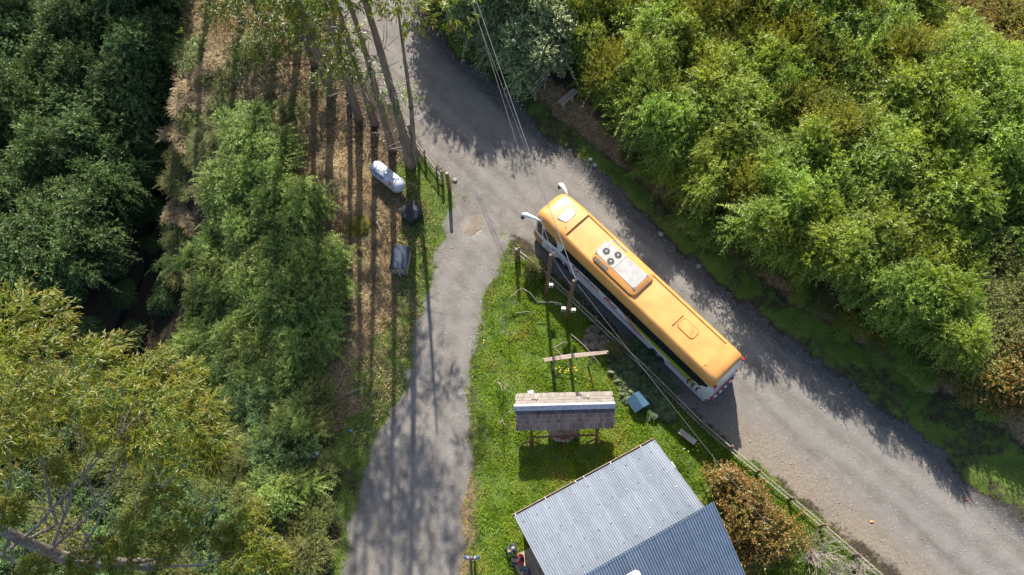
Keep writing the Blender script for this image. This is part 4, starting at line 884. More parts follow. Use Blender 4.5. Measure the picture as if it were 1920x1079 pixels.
# roof fittings
b = MB(); hp = [(5.92, .50), (5.88, -.50), (5.80, -.55), (5.42, -.42), (5.34, -.34), (5.34, .34), (5.42, .42), (5.82, .55)]; b.prism([(5.63 + (x - 5.63) * 1.08, y * 1.06) for x, y in hp], 3.84, 3.897); hf = b.build('roof_hatch', 'grille', BUS)
b = MB(); b.prism(hp, 3.85, 3.91); b.build('hatch_pane', 'hatchglass', hf)
b = MB(); b.box((4.80, 0, 3.79), (.05, .28, .05)); b.build('cap_catch', 'orange', BUS)
def rounded(x0, x1, y0, y1, rd, k=5):
    p = []
    for cx, cy, a0 in ((x1 - rd, y1 - rd, 0), (x0 + rd, y1 - rd, 90), (x0 + rd, y0 + rd, 180), (x1 - rd, y0 + rd, 270)):
        for i in range(k): a = R(a0 + 90 * i / (k - 1)); p.append((cx + rd * math.cos(a), cy + rd * math.sin(a)))
    return p
b = MB(); base = rounded(-.62, 2.85, -.93, .93, .35); mid = rounded(-.60, 2.83, -.91, .91, .35); top = rounded(-.40, 2.70, -.66, .66, .25); tp2 = rounded(-.32, 2.62, -.55, .55, .2)
b.loft([[(x, y, 3.72) for x, y in base], [(x, y, 3.92) for x, y in mid], [(x, y, 4.06) for x, y in top], [(x, y, 4.09) for x, y in tp2]]); ac = b.build('air_conditioner', 'orange', BUS, smooth=True)
b = MB(); b.prism([(2.83, .56), (2.83, -.50), (-.30, -.60), (-.30, .60)], 4.06, 4.105); b.build('top_panel', 'acpanel', ac)
b = MB(); b.add([(-.30, .60, 4.104), (-.30, -.60, 4.104), (-.62, -.56, 3.90), (-.62, .56, 3.90), (-.30, .6, 4.05), (-.30, -.6, 4.05)], [(0, 1, 2, 3), (0, 3, 4), (1, 5, 2), (4, 3, 2, 5)]); b.build('end_panel', 'chrome', ac)
b = MB(); b.box((1.35, 0, 4.107), (.02, 1.12, .006)); b.build('panel_seam', 'grille', ac)
for fx, fy in ((2.38, .07), (1.75, -.25), (1.77, .34)):
    b = MB(); b.tube([(fx, fy, 4.10), (fx, fy, 4.125)], [.215, .20], 20); f = b.build('fan', 'black', ac, smooth=True)
    b = MB(); b.tube([(fx, fy, 4.12), (fx, fy, 4.14)], .055, 10); b.build('fan_hub', 'chrome', f)
    for k in range(5):
        a = 2 * math.pi * k / 5; b = MB(); b.add([(fx + .05 * math.cos(a), fy + .05 * math.sin(a), 4.128), (fx + .18 * math.cos(a - .25), fy + .18 * math.sin(a - .25), 4.127), (fx + .18 * math.cos(a + .3), fy + .18 * math.sin(a + .3), 4.133)], [(0, 1, 2)]); b.build('fan_blade', 'grille', f)
for s in (1, -1):
    for k in range(2):
        x0 = 2.62 - k * .56; b = MB(); sl = (4.06 - 3.92) / (.91 - .66)
        b.add([(x0, s * .895, 3.932), (x0 - .5, s * .895, 3.932), (x0 - .5, s * .72, 4.032), (x0, s * .72, 4.032)], [(0, 1, 2, 3)]); v = b.build('vent', 'grille', ac)
        for q_ in range(4):
            b = MB(); b.bar((x0 - .04, s * (.875 - q_ * .045), 3.948 + q_ * .026), (x0 - .48, s * (.875 - q_ * .045), 3.948 + q_ * .026), .014, .014); b.build('slat', 'acpanel', v)
for cx, cy in ((2.76, .5), (2.76, -.44), (-.24, .54), (-.24, -.54)): b = MB(); b.tube([(cx, cy, 4.10), (cx, cy, 4.115)], .035, 8); b.build('bolt', 'grille', ac)
b = MB(); b.box((-3.22, 0, 3.785), (.09, .92, .06)); b.build('roof_bar', 'orange', BUS, bevel=.02)
b = MB(); b.prism(rounded(-4.56, -3.42, -.36, .30, .18), 3.74, 3.80); h2 = b.build('rear_hatch', 'orange', BUS)
b = MB(); b.tube([(-4.46, .27, 3.805), (-4.30, .12, 3.81), (-4.28, -.08, 3.81), (-4.12, -.26, 3.81), (-4.10, -.34, 3.805)], .012, 5); b.build('hatch_ridge', 'seam', h2)
b = MB(); b.tube([(x, y, 3.757) for x, y in rounded(-4.585, -3.395, -.385, .325, .2) + [rounded(-4.585, -3.395, -.385, .325, .2)[0]]], .022, 4, False); b.build('hatch_seal', 'seam', h2)
for s in (1, -1):
    b = MB(); b.tube([(-6.01, s * .02, 3.868), (-6.01, s * .93, 3.83), (-6.01, s * 1.12, 3.715), (-6.01, s * 1.29, 3.2)], .010, 4, False); b.build('roof_seam', 'seam', BUS)
b = MB(); b.tube([(-6.02, .9, 3.845), (-6.95, .35, 3.82)], .010, 4, False); b.build('roof_seam', 'seam', BUS)
b = MB(); b.tube([(5.15, .62, 3.87), (5.15, .62, 3.93)], .025, 6); b.build('antenna_base', 'black', BUS)

# ------------------------------------------------------------------ fences
def fence(name, pts, ph, spacing, postevery, label, tall=None, lean=0.0, rails=(.28, .95), skip=None):
    f = empty(name, (*pts[0], T(*pts[0])), 0, label, 'fence'); ox, oy, oz = f.location; r = random.Random(len(pts) * 7)
    pm = [MB().box((0, 0, h / 2 - .05), (.022, .022, h), Matrix.Rotation(.0, 3, 'X')).mesh('picket') for h in (ph, ph * .95, ph * 1.05)]
    po = MB().tube([(0, 0, -.25), (.01, 0, ph * .6), (.0, .01, ph + .18)], [.075, .07, .06], 8).mesh('post')
    acc = 0; nextpost = 0; d0 = 0; nextp = 0; postpos = []
    for i in range(len(pts) - 1):
        a, b_ = Vector(pts[i]), Vector(pts[i + 1]); L = (b_ - a).length; d = (b_ - a) / L
        while nextp <= d0 + L:
            p = a + d * (nextp - d0); z = T(p.x, p.y); o = link('picket', r.choice(pm), 'wood_grey', f); o.location = (p.x - ox, p.y - oy, z - oz + r.uniform(-.03, .03)); o.rotation_euler = (r.uniform(-.07, .07) + lean, r.uniform(-.07, .07), math.atan2(d.y, d.x)); nextp += spacing * r.uniform(.85, 1.15)
        while nextpost <= d0 + L:
            p = a + d * (nextpost - d0); z = T(p.x, p.y); o = link('post', po, 'wood_brown', f); o.location = (p.x - ox - d.y * .06, p.y - oy + d.x * .06, z - oz); o.rotation_euler = (r.uniform(-.06, .06), r.uniform(-.06, .06), r.uniform(0, 6)); postpos.append((p.x, p.y, z)); nextpost += postevery * r.uniform(.9, 1.1)
        d0 += L
    postpos.append((*pts[-1], T(*pts[-1])))
    for i in range(len(postpos) - 1):
        a, b_ = postpos[i], postpos[i + 1]
        if Vector(a).to_2d() == Vector(b_).to_2d(): continue
        for h in rails:
            m = MB(); m.bar((a[0] - ox, a[1] - oy, a[2] - oz + h), (b_[0] - ox, b_[1] - oy, b_[2] - oz + h + r.uniform(-.03, .03)), .045, .07); m.build('rail', 'wood_grey', f)
    return f
fence('picket_fence', G([(972, 482), (1020, 520), (1090, 585), (1170, 662), (1240, 728), (1300, 790), (1395, 872), (1440, 908), (1520, 975), (1600, 1045), (1680, 1115)]), 1.0, .17, 2.1, 'long weathered picket fence between the yard and the gravel road')
fence('picket_fence', G([(748, 232), (770, 262), (800, 305), (832, 348)]), 1.0, .19, 1.6, 'short weathered picket fence under the trunks left of the junction')
def log_post(px, py, h, rad, label, lean=(0, 0), m='wood_brown', name='wooden_post', split=False):
    x, y, z = at(px, py, 0); e = empty(name, (x, y, z), 0, label, 'post'); b = MB(); rot = 5
    b.tube([(0, 0, -.3), (lean[0] * .5, lean[1] * .5, h * .5), (lean[0], lean[1], h)], [rad * 1.08, rad, rad * .95], 9); b.build('shaft', m, e)
    b = MB(); b.tube([(lean[0], lean[1], h), (lean[0], lean[1], h + .05)], [rad * .95, rad * .6], 9); b.build('top', 'wood_grey', e); return e
log_post(968, 492, 2.0, .11, 'stout weathered post at the fence corner beside the bus front')
log_post(843, 358, 2.3, .115, 'stout wooden gate post at the edge of the drive opposite the bus')
log_post(830, 340, 1.3, .08, 'shorter wooden post just behind the stout gate post')
log_post(786, 305, 4.0, .10, 'leaning bare pole beside the forked eucalyptus', (-.25, .3), 'bark_pale', 'leaning_pole')
log_post(1113, 700, .9, .05, 'low pale stake under the right end of the plank beam') if False else None

# ------------------------------------------------------------------ meter poles, cables
def meter_pole(px, py, h, label, boxes):
    x, y, z = at(px, py, 0); e = empty('meter_pole', (x, y, z), 0, label, 'pole'); b = MB(); b.tube([(0, 0, -.3), (0, 0, h)], [.085, .075], 8); b.build('shaft', 'wood_red', e)
    b = MB(); b.tube([(.11, 0, .6), (.11, 0, h - .1), (.2, .05, h + .12), (.26, .05, h)], .022, 6, False); b.build('conduit', 'wire', e)
    for dx, dy, hz in boxes:
        b = MB(); b.box((dx, dy, hz), (.26, .18, .36)); bx_ = b.build('meter_box', 'box', e, bevel=.02); b = MB(); b.tube([(dx, dy - .09, hz + .06), (dx, dy - .13, hz + .06)], .07, 10); b.build('dial', 'glass', bx_)
        b = MB(); b.bar((0, 0, hz), (dx, dy, hz), .04, .05); b.build('bracket', 'wood_red', e)
    b = MB(); b.tube([(.14, .06, h - .12), (.22, .1, h + .02)], [.05, .03], 8); b.build('insulator', 'chrome', e); return Vector((x, y, z + h))
t1 = meter_pole(1023, 555, 6.4, 'reddish-brown meter pole with one round meter, nearer the bus front', [(.24, -.05, 1.9)])
t2 = meter_pole(1061, 598, 6.4, 'reddish-brown meter pole with a pair of meter boxes, further along the fence', [(-.26, .0, 1.8), (.34, -.05, 1.7)])
def cable(name, a, b_, sag, rad, label, m='wire'):
    a, b_ = Vector(a), Vector(b_); P_ = []
    for i in range(25): t = i / 24; P_.append(a.lerp(b_, t) - Vector((0, 0, 4 * sag * t * (1 - t))))
    b = MB(); b.tube(P_, rad, 5, False); o = b.build(name, m); return tag(o, label, 'cable')
px_, py_, pz_ = at(843, 46, 0); PT = Vector((px_, py_, pz_))
cable('overhead_cable', (*gnd(866, -60, 8.5), 8.5), t1 + Vector((.1, .1, 0)), .25, .010, 'thin left cable crossing the road down to the first meter pole')
cable('overhead_cable', (*gnd(872, -60, 8.6), 8.6), t2 + Vector((.1, .1, 0)), .25, .017, 'thick bundled cable crossing the road to the second meter pole')
cable('overhead_cable', (*gnd(860, -60, 8.4), 8.4), t2 + Vector((.18, .0, -.1)), .3, .008, 'thin cable beside the bundled one to the second meter pole')
cable('service_cable', t2 + Vector((.15, -.05, -.2)), (*gnd(1440, 985, 3.2), 3.2), .15, .010, 'grey service cable running over the yard from the meter poles to the house')
cable('service_cable', t1 + Vector((.1, .0, -.2)), t2 + Vector((0, .0, -.9)), .15, .014, 'short cable slung between the two meter poles')
e = empty('utility_pole', PT, 0, 'grey concrete utility pole at the top edge beside the road', 'pole'); b = MB(); b.tube([(0, 0, -.3), (0, 0, 7)], [.16, .10], 8); b.build('shaft', 'concrete', e); b = MB(); b.tube([(0, 0, 7), (0, 0, 7.05)], [.11, .07], 8); b.build('cap', 'concrete', e)

# ------------------------------------------------------------------ shingled shelter and the octagonal table
SX, SY = gnd(1058, 762, 2.5); SZ = T(SX, SY); SA = R(1.5)
SH = empty('shingled_shelter', (SX, SY, SZ), SA, 'open wooden shelter with small shingled gable roof on brown posts', 'shelter')
Lr, zr_, ze, dyf, dyb = 5.45, 2.62, 2.02, 1.14, .82
def slope_pt(u, t, front): # t 0 ridge..1 eave
    return Vector((u, (-dyf if front else dyb) * t, zr_ + (ze - zr_) * t))
rs = random.Random(9)
for front in (True, False):
    nr = 5 if front else 4; sx = .165; ln = math.hypot(dyf if front else dyb, zr_ - ze); row = ln / nr; msh = []
    ang = math.atan2(zr_ - ze, dyf if front else dyb); sg = -1 if front else 1
    for v in range(4):
        b = MB(); ww = sx * (.93, .96, .9, .98)[v]; b.box((0, sg * row * .65, 0), (ww, row * 1.35 + .02 * v, .018)); msh.append(b.mesh('shingle'))
    rot = Matrix.Rotation(-sg * ang, 4, 'X')
    for k in range(nr):
        n_ = int(Lr / sx)
        for i in range(n_):
            u = -Lr / 2 + sx * (i + .5) + (sx / 2 if k % 2 else 0)
            if u > Lr / 2: continue
            if (k == nr - 1) and rs.random() < .03: continue
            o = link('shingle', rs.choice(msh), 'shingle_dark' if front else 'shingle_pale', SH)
            p = slope_pt(u, k / nr, front); o.matrix_local = Matrix.Translation(p + Vector((0, 0, .03 + rs.uniform(0, .012)))) @ rot @ Matrix.Rotation(sg * -.05 * 1, 4, 'X') @ Matrix.Rotation(rs.uniform(-.02, .02), 4, 'Z')
    b = MB(); a0 = slope_pt(-Lr / 2 + .05, 0, front); a1 = slope_pt(Lr / 2 - .05, 0, front); c1 = slope_pt(Lr / 2 - .05, .97, front); c0 = slope_pt(-Lr / 2 + .05, .97, front)
    b.add([a0, a1, c1, c0] + [p - Vector((0, 0, .03)) for p in (a0, a1, c1, c0)], [(0, 1, 2, 3), (7, 6, 5, 4), (0, 4, 5, 1), (1, 5, 6, 2), (2, 6, 7, 3), (3, 7, 4, 0)]); b.build('roof_board', 'wood_grey', SH)
b = MB()
b.add([(-Lr / 2 - .08, -.24, zr_ - .04), (Lr / 2 + .08, -.24, zr_ - .04), (Lr / 2 + .08, 0, zr_ + .115), (-Lr / 2 - .08, 0, zr_ + .115), (Lr / 2 + .08, .14, zr_ + .04), (-Lr / 2 - .08, .14, zr_ + .04)], [(0, 1, 2, 3), (3, 2, 4, 5)]); b.build('ridge_cap', 'ridge', SH)
for u in (-.75, -.3, .55, 1.1, 1.75): b = MB(); b.box((u, .06, zr_ + .09), (.12 + .2 * rs.random(), .05, .012), Matrix.Rotation(-.5, 3, 'X')); b.build('rust_patch', 'gasorange', SH)
for u, in ((-1.55,), (1.35,)):
    b = MB(); b.bar((u - .28, .55, zr_ - .22), (u + .12, .55, zr_ - .22), .05, .05); b.bar((u, .40, zr_ - .12), (u, .72, zr_ - .32), .04, .05); b.build('roof_cross', 'wood_grey', SH)
for sx_ in (-1, 1):
    xx = sx_ * 1.88
    for yy, nm in ((-.95, 'post'), (.75, 'post')):
        b = MB(); b.bar((xx, yy - .85 * (yy < 0), -.2), (xx + .02, yy, ze + .05), .13, .13); b.build(nm, 'wood_red', SH)
    b = MB(); b.bar((xx, -1.0, ze - .02), (xx, .8, ze - .02), .10, .12); b.build('tie_beam', 'wood_red', SH)
    for d in (-1, 1): b = MB(); b.bar((xx, -1.55, .6), (xx + d * .50, -1.62, .02), .08, .08); b.build('foot_brace', 'wood_red', SH)
b = MB(); b.bar((-1.88, -1.42, 1.0), (1.88, -1.40, 1.06), .09, .11); b.build('cross_rail', 'wood_red', SH)
b = MB(); b.bar((.02, -1.42, 1.05), (.02, -1.72, -.1), .10, .10); b.build('middle_post', 'wood_red', SH)
for d in (-1, 1): b = MB(); b.bar((0, -1.52, .62), (d * .36, -1.44, 1.0), .06, .06); b.build('brace', 'wood_red', SH)
wx, wy, wz = at(1055, 800, .75)
OT = empty('octagonal_table', (wx, wy, wz), 0, 'octagonal plank table under the shingled shelter', 'table')
def clip_oct(x0, x1, rad):
    k = math.tan(math.pi / 8) * rad; p = []
    def ymax(x): return rad if abs(x) <= k else rad - (abs(x) - k)
    xs_ = sorted(set([x0, x1] + [q_ for q_ in (-k, k) if x0 < q_ < x1])); return [(x, ymax(x)) for x in xs_] + [(x, -ymax(x)) for x in xs_[::-1]]
for ax in (0,):
    x0 = -.88
    while x0 < .86:
        w_ = .135; b = MB(); b.prism(clip_oct(x0, min(x0 + w_, .88), .88), .70, .745); o = b.build('plank', 'plank', OT); o.rotation_euler = (0, 0, R(40)); x0 += w_ + .02
for k in range(4): a = R(45 + 90 * k); b = MB(); b.bar((.5 * math.cos(a), .5 * math.sin(a), -.1), (.5 * math.cos(a), .5 * math.sin(a), .70), .1, .1); b.build('leg', 'wood_brown', OT)
b = MB(); b.bar((-.45, .1, .76), (.1, .42, .77), .16, .03); b.build('loose_board', 'deck', OT); 
x, y, z = at(988, 737, 1.0)

# ------------------------------------------------------------------ plank beam on posts with leaning sticks
bx0 = gnd(1018, 675, 1.55); bx1 = gnd(1140, 661, 1.55); bz = T(*bx0)
e = empty('plank_beam', (*bx0, bz), 0, 'weathered plank laid across two posts in the lawn', 'beam'); dx, dy = bx1[0] - bx0[0], bx1[1] - bx0[1]
b = MB(); m_ = Vector((dx * .5, dy * .5 + .06, 1.52)); b.tube([Vector((0, 0, 1.55)), m_, Vector((dx, dy, 1.55))], [.07, .10, .08], 6); b.build('plank', 'wood_grey', e)
b = MB(); b.bar((.05, -.06, 1.60), (dx - .1, dy - .03, 1.60), .20, .045); b.build('top_board', 'plank', e)
for t, l_ in ((.18, -.05), (.78, -.35)):
    b = MB(); b.tube([(dx * t + l_ * .6, dy * t - .35, -.2), (dx * t, dy * t, 1.62)], [.06, .055], 7); b.build('post', 'wood_grey', e)
def stick(px0, py0, z0, px1, py1, z1, rad, label, name='dead_branch', m='twig', mid=None):
    a = Vector((*gnd(px0, py0, z0), z0)); c = Vector((*gnd(px1, py1, z1), z1)); q_ = a.lerp(c, .5) + Vector(mid or (.05, .08, .05)); b = MB(); b.tube([a, a.lerp(q_, .5) + Vector((.03, -.02, .02)), q_, q_.lerp(c, .5) + Vector((-.03, .03, 0)), c], [rad, rad * .95, rad * .85, rad * .7, rad * .5], 6); return tag(b.build(name, m), label, 'branch')
stick(1037, 652, 1.25, 1084, 707, .1, .04, 'crooked dead branch propped below the plank beam', mid=(.1, .05, .1))
stick(1037, 652, 1.25, 1065, 642, 1.0, .035, 'short dead branch forking off above the plank beam')
stick(1071, 627, .15, 1126, 685, .2, .035, 'thin dead branch lying across the right part of the plank beam')
stick(957, 557, .8, 980, 541, 1.1, .03, 'thin bent branch tied to the sapling near the fence corner')
stick(980, 541, 1.1, 1008, 567, .9, .03, 'thin branch reaching from the bend to the second meter pole')
stick(1008, 567, .9, 1060, 572, 1.0, .025, 'thin pole held between branch and second meter pole')
stick(966, 587, .4, 1005, 588, .4, .03, 'short straight stick in the lawn below the bent branch')
stick(960, 565, .7, 974, 580, .2, .028, 'small stick leaning at the foot of the sapling')
stick(1040, 570, .3, 1062, 580, .3, .04, 'grey short board lying at the second meter pole', m='wood_grey')
for i, (a, c) in enumerate([((622, 742), (652, 686)), ((645, 740), (690, 728)), ((702, 412), (718, 445)), ((585, 245), (560, 290)), ((530, 270), (566, 330)), ((340, 190), (385, 205)), ((690, 400), (700, 420))]):
    z0 = at(*a, .15)[2] + .15; z1 = at(*c, .15)[2] + .2
    stick(*a, z0, *c, z1, .045, ['pale dead branch standing out at the edge of the bright thicket', 'short dead branch lying on the grass left of the drive', 'dead stick on the slope below the white tank', 'dead stick lying on the slope under the trunks', 'long dead stick on the dry slope above the thicket', 'broken branch at the head of the dark ravine', 'small dead stick left of the grey hood'][i])

# ------------------------------------------------------------------ house
E0 = Vector((*gnd(965, 970, 2.6), 2.6)); E1 = Vector((*gnd(1228, 827, 2.6), 2.6)); ed = (E1 - E0).normalized(); Lh = (E1 - E0).length; eu = Vector((ed.y, -ed.x, 0))
hz = T(*(E0 + ed * 4 + eu * 4).to_2d()); HO = empty('house', (E0.x, E0.y, hz), math.atan2(ed.y, ed.x), 'low house with big corrugated zinc gable roof at the bottom', 'house')
# local: x along eave, -y up the slope to ridge
RUN, RISE = 4.25, 1.9; ZE = 2.6 - hz; ZR = ZE + RISE
def corr(width, length, pitch=.125, amp=.022):
    n_ = int(width / pitch * 6); V = []; 
    for i in range(n_ + 1):
        u = i / n_ * width; z = amp * math.cos(2 * math.pi * u / pitch)
        V += [(u, 0, z), (u, -length, z), (u, 0, z - .006), (u, -length, z - .006)]
    Fs = []
    for i in range(n_): a = i * 4; Fs += [(a, a + 1, a + 5, a + 4), (a + 2, a + 6, a + 7, a + 3), (a, a + 4, a + 6, a + 2), (a + 1, a + 3, a + 7, a + 5)]
    Fs += [(0, 2, 3, 1), (n_ * 4, n_ * 4 + 1, n_ * 4 + 3, n_ * 4 + 2)]
    b = MB(); b.add(V, Fs); return b.mesh('roof_sheet')
SL = math.hypot(RUN, RISE); PA = math.atan2(RISE, RUN)
sheet = corr(.875, SL * .58); 
for i in range(10):
    wd = min(.875, Lh + .02 - i * .875)
    if wd < .1: break
    me = sheet if wd > .87 else corr(wd, SL * .58)
    for k in range(2):
        o = link('roof_sheet', me, 'zinc', HO); off = (SL * .415 if k else -.06)
        o.matrix_local = Matrix.Translation((i * .875, 0, ZE + .03)) @ Matrix.Rotation(-PA, 4, 'X') @ Matrix.Translation((0, -off, .010 * k + .004 * (i % 2)))
sheet2 = corr(.875, SL * .60, .14, .024)
for i in range(10):
    for k in range(2):
        o = link('roof_sheet', sheet2, 'zinc_shade', HO); off = (SL * .47 if k else -.04)
        o.matrix_local = Matrix.Translation((i * .875 + .25 - .55 + .75, -RUN + .10, ZR + .055)) @ Matrix.Rotation(PA * 1.12, 4, 'X') @ Matrix.Translation((0, -off, -.010 * k + .004 * (i % 2)))
for t_ in (.10, .36, .62, .88):
    for i in range(11):
        b = MB(); u_ = .3 + i * .78 + random.uniform(-.04, .04); b.box((0, 0, 0), (.07, .035, .02)); o = b.build('roof_screw', 'grille' if random.random() < .5 else 'ridge', HO)
        o.matrix_local = Matrix.Translation((u_, 0, ZE + .03)) @ Matrix.Rotation(-PA, 4, 'X') @ Matrix.Translation((0, -SL * t_, .042))
# gutter, bargeboards, walls
g_ = MB(); g_.loft([[(x, .10 + .06 * math.cos(a), ZE - .02 + .06 * math.sin(a)) for a in [math.pi + math.pi * i / 8 for i in range(9)]] for x in (-.05, Lh + .03)], False, False); g_.build('gutter', 'wood_brown', HO)
g_ = MB(); g_.bar((-.05, .165, ZE - .005), (Lh + .03, .165, ZE - .005), .03, .04); g_.build('gutter_lip', 'deck', HO)
for u in (.1, 1.9, 3.75, 4.25, 5.9, 7.8): b = MB(); b.box((u, .10, ZE + .01), (.035, .16, .03)); b.build('gutter_bracket', 'white', HO)
wall = [(.35, 0), (.35, 1)]
for (x0, x1, nm) in ((.30, .38, 'gable_wall'), (Lh - .5, Lh - .42, 'gable_wall')):
    b = MB(); b.prism([(-.35, -.4), (-.35, ZE - .05), (-RUN, ZR - .12), (-2 * RUN + .35, ZE - .15), (-2 * RUN + .35, -.4)], x0, x1, 0); b.build(nm, 'wood_brown', HO)
b = MB(); b.box(((Lh - .1) / 2, -.35, (ZE - .35) / 2), (Lh - .9, .08, ZE + .1)); b.build('front_wall', 'wood_brown', HO)
b = MB(); b.box(((Lh - .1) / 2, -2 * RUN + .4, (ZE - .6) / 2), (Lh - .9, .08, ZE - .2)); b.build('back_wall', 'wood_brown', HO)
b = MB(); b.box((Lh + .05, -1.55, ZE - .1), (.42, .35, .10)); b.build('wall_vent', 'white', HO)
P_ = gnd(1188, 1074, ZR); v = HO.matrix_world.inverted() if False else None
lx = (Vector((P_[0], P_[1], 0)) - Vector((E0.x, E0.y, 0))).dot(ed); ly = -(Vector((P_[0], P_[1], 0)) - Vector((E0.x, E0.y, 0))).dot(eu)
b = MB(); b.tube([(lx, ly - .15, ZR - 1.0), (lx, ly - .15, ZR + .35)], [.12, .12], 12); b.tube([(lx, ly - .15, ZR + .32), (lx, ly - .15, ZR + .42), (lx, ly - .15, ZR + .50)], [.24, .20, .04], 12); b.build('chimney_cowl', 'hatchglass', HO)
b = MB(); b.box((lx - .15, ly - .12, ZR - .16), (.62, .40, .06), Matrix.Rotation(PA * 1.1, 3, 'X')); b.build('chimney_flashing', 'hatchglass', HO)
# deck by the gable: separate planks
DK = empty('wooden_deck', (E0.x, E0.y, hz), math.atan2(ed.y, ed.x), 'pale plank deck beside the house gable under the roof edge', 'deck')
pm = MB().box((0, 0, .30), (.20, 5.0, .045)).mesh('deck_plank')
for i in range(9): o = link('deck_plank', pm, 'deck', DK); o.location = (-.99 + i * .212, -4.15, 0)
for yy in (-1.9, -4, -6.3): b = MB(); b.box((.0, yy, .14), (1.6, .12, .26)); b.build('joist', 'wood_brown', DK)
b = MB(); b.tube([(-.05, -2.95, .0), (-.05, -2.95, 2.4)], .07, 8); b.build('deck_post', 'wood_brown', DK)

# ------------------------------------------------------------------ benches, kennel, tank, hoods, signs
def bench(px0, py0, px1, py1, label, m):
    a = gnd(px0, py0, .42); c = gnd(px1, py1, .42); mx_, my_ = (a[0] + c[0]) / 2, (a[1] + c[1]) / 2; L = math.hypot(c[0] - a[0], c[1] - a[1])
    e = empty('slab_bench', (mx_, my_, T(mx_, my_)), math.atan2(c[1] - a[1], c[0] - a[0]), label, 'bench')
    b = MB(); b.box((0, 0, .40), (L, .34, .09)); b.build('seat', m, e, bevel=.02)
    for s in (-1, 1): b = MB(); b.box((s * L * .36, 0, .15), (.14, .26, .42)); b.build('leg', 'wood_brown', e)
bench(1274, 808, 1304, 831, 'grey weathered slab bench in the shade behind the house roof', 'wood_grey')
bench(1357, 880, 1377, 905, 'pale slab bench half under the reddish bush', 'deck')
x, y, z = at(1197, 752, .7); e = empty('kennel', (x, y, z), R(-58), 'small kennel with bright blue corrugated gable roof by the ferns', 'kennel')
for s in (1, -1):
    n_ = 36; V = []
    for i in range(n_ + 1): u = -.48 + .96 * i / n_; zz = .012 * math.cos(u * 60); V += [(u, 0, .82 + zz), (u, s * .52, .44 + zz)]
    b = MB(); b.add(V, [(2 * i, 2 * i + 1, 2 * i + 3, 2 * i + 2) for i in range(n_)]); b.build('roof_sheet', 'bluesheet', e)
b = MB(); b.prism([(-.36, 0), (.36, 0), (.36, .50), (0, .76), (-.36, .50)], -.40, .40, 0); b.build('box', 'wood_brown', e)
b = MB(); b.prism([(-.14, .05), (.14, .05), (.14, .35), (0, .46), (-.14, .35)], -.402, -.41, 0); b.build('doorway', 'black', e)
# gas tank
a = Vector((*gnd(706, 316, .75), 0)); c = Vector((*gnd(747, 349, .75), 0)); mid = (a + c) / 2; L = (c - a).length + .25; ang = math.atan2(c.y - a.y, c.x - a.x)
TK = empty('gas_tank', (mid.x, mid.y, T(mid.x, mid.y)), ang, 'white horizontal gas tank with orange and green emblem under the eucalyptus trees', 'tank'); rt = .50
pr = [(-L / 2 - .28, .02), (-L / 2 - .25, .2), (-L / 2 - .16, .36), (-L / 2, .47), (-L / 2 + .15, rt), (L / 2 - .15, rt), (L / 2, .47), (L / 2 + .16, .36), (L / 2 + .25, .2), (L / 2 + .28, .02)]
b = MB(); b.loft([[(x, q_ * math.cos(t), .78 + q_ * math.sin(t)) for t in [2 * math.pi * i / 24 for i in range(24)]] for x, q_ in pr]); b.build('shell', 'tankwhite', TK, smooth=True)
for s in (-1, 1): b = MB(); b.box((s * L * .32, 0, .18), (.22, .7, .36)); b.build('saddle', 'concrete', TK)
b = MB(); b.tube([(-.05, .05, 1.24), (-.05, .05, 1.40)], [.2, .17], 14); b.build('valve_dome', 'tankwhite', TK, smooth=True)
b = MB(); b.bar((-L * .3, .06, 1.295), (L * .3, .06, 1.295), .10, .04); b.build('top_rail', 'tankwhite', TK)
def tank_plate(name, m, pts, off=.006):    # pts in (x, angle) around the shell on the lower left flank
    b = MB(); V = [(x, -(rt + off) * math.cos(R(t)), .78 + (rt + off) * math.sin(R(t))) for x, t in pts]; b.add(V, [tuple(range(len(V)))]); return b.build(name, m, TK)
for (m, cx, cw, t0, t1_) in (('gasorange', L * .30, .20, 42, 58), ('gasgreen', L * .30, .13, 28, 42), ('gasorange', L * .43, .10, 18, 40)):
    P_ = [(cx + cw * math.cos(2 * math.pi * i / 14), (t0 + t1_) / 2 + (t1_ - t0) / 2 * math.sin(2 * math.pi * i / 14)) for i in range(14)]; tank_plate('emblem', m, P_)
tank_plate('emblem', 'gasorange', [(-L * .46, 30), (-L * .40, 30), (-L * .40, 44), (-L * .46, 44)])
tmx = text_mesh('Lipigas', .34, 0, .006); o = link('lettering', tmx, 'gasblue', TK); ta = R(42)
o.matrix_local = Matrix.Translation((-L * .37, -(rt + .008) * math.cos(ta), .78 + (rt + .008) * math.sin(ta))) @ Matrix.Rotation(math.pi / 2 - ta, 4, 'X') @ Matrix.Translation((0, -.08, 0))
# grey pyramid hood
x, y, z = at(771, 398, .7); e = empty('pump_hood', (x, y, z), R(40), 'small dark grey box with pyramid lid on the grass strip', 'cover'); e.scale = (1.3, 1.3, 1.15)
b = MB(); b.loft([[(sx * w_, sy * w_, zz) for sx, sy in ((-1, -1), (1, -1), (1, 1), (-1, 1))] for w_, zz in ((.40, -.05), (.40, .72))]); b.build('box', 'darksheet', e)
b = MB(); b.loft([[(sx * w_, sy * w_, zz) for sx, sy in ((-1, -1), (1, -1), (1, 1), (-1, 1))] for w_, zz in ((.46, .70), (.46, .76), (.03, 1.0))]); b.build('lid', 'darksheet', e)
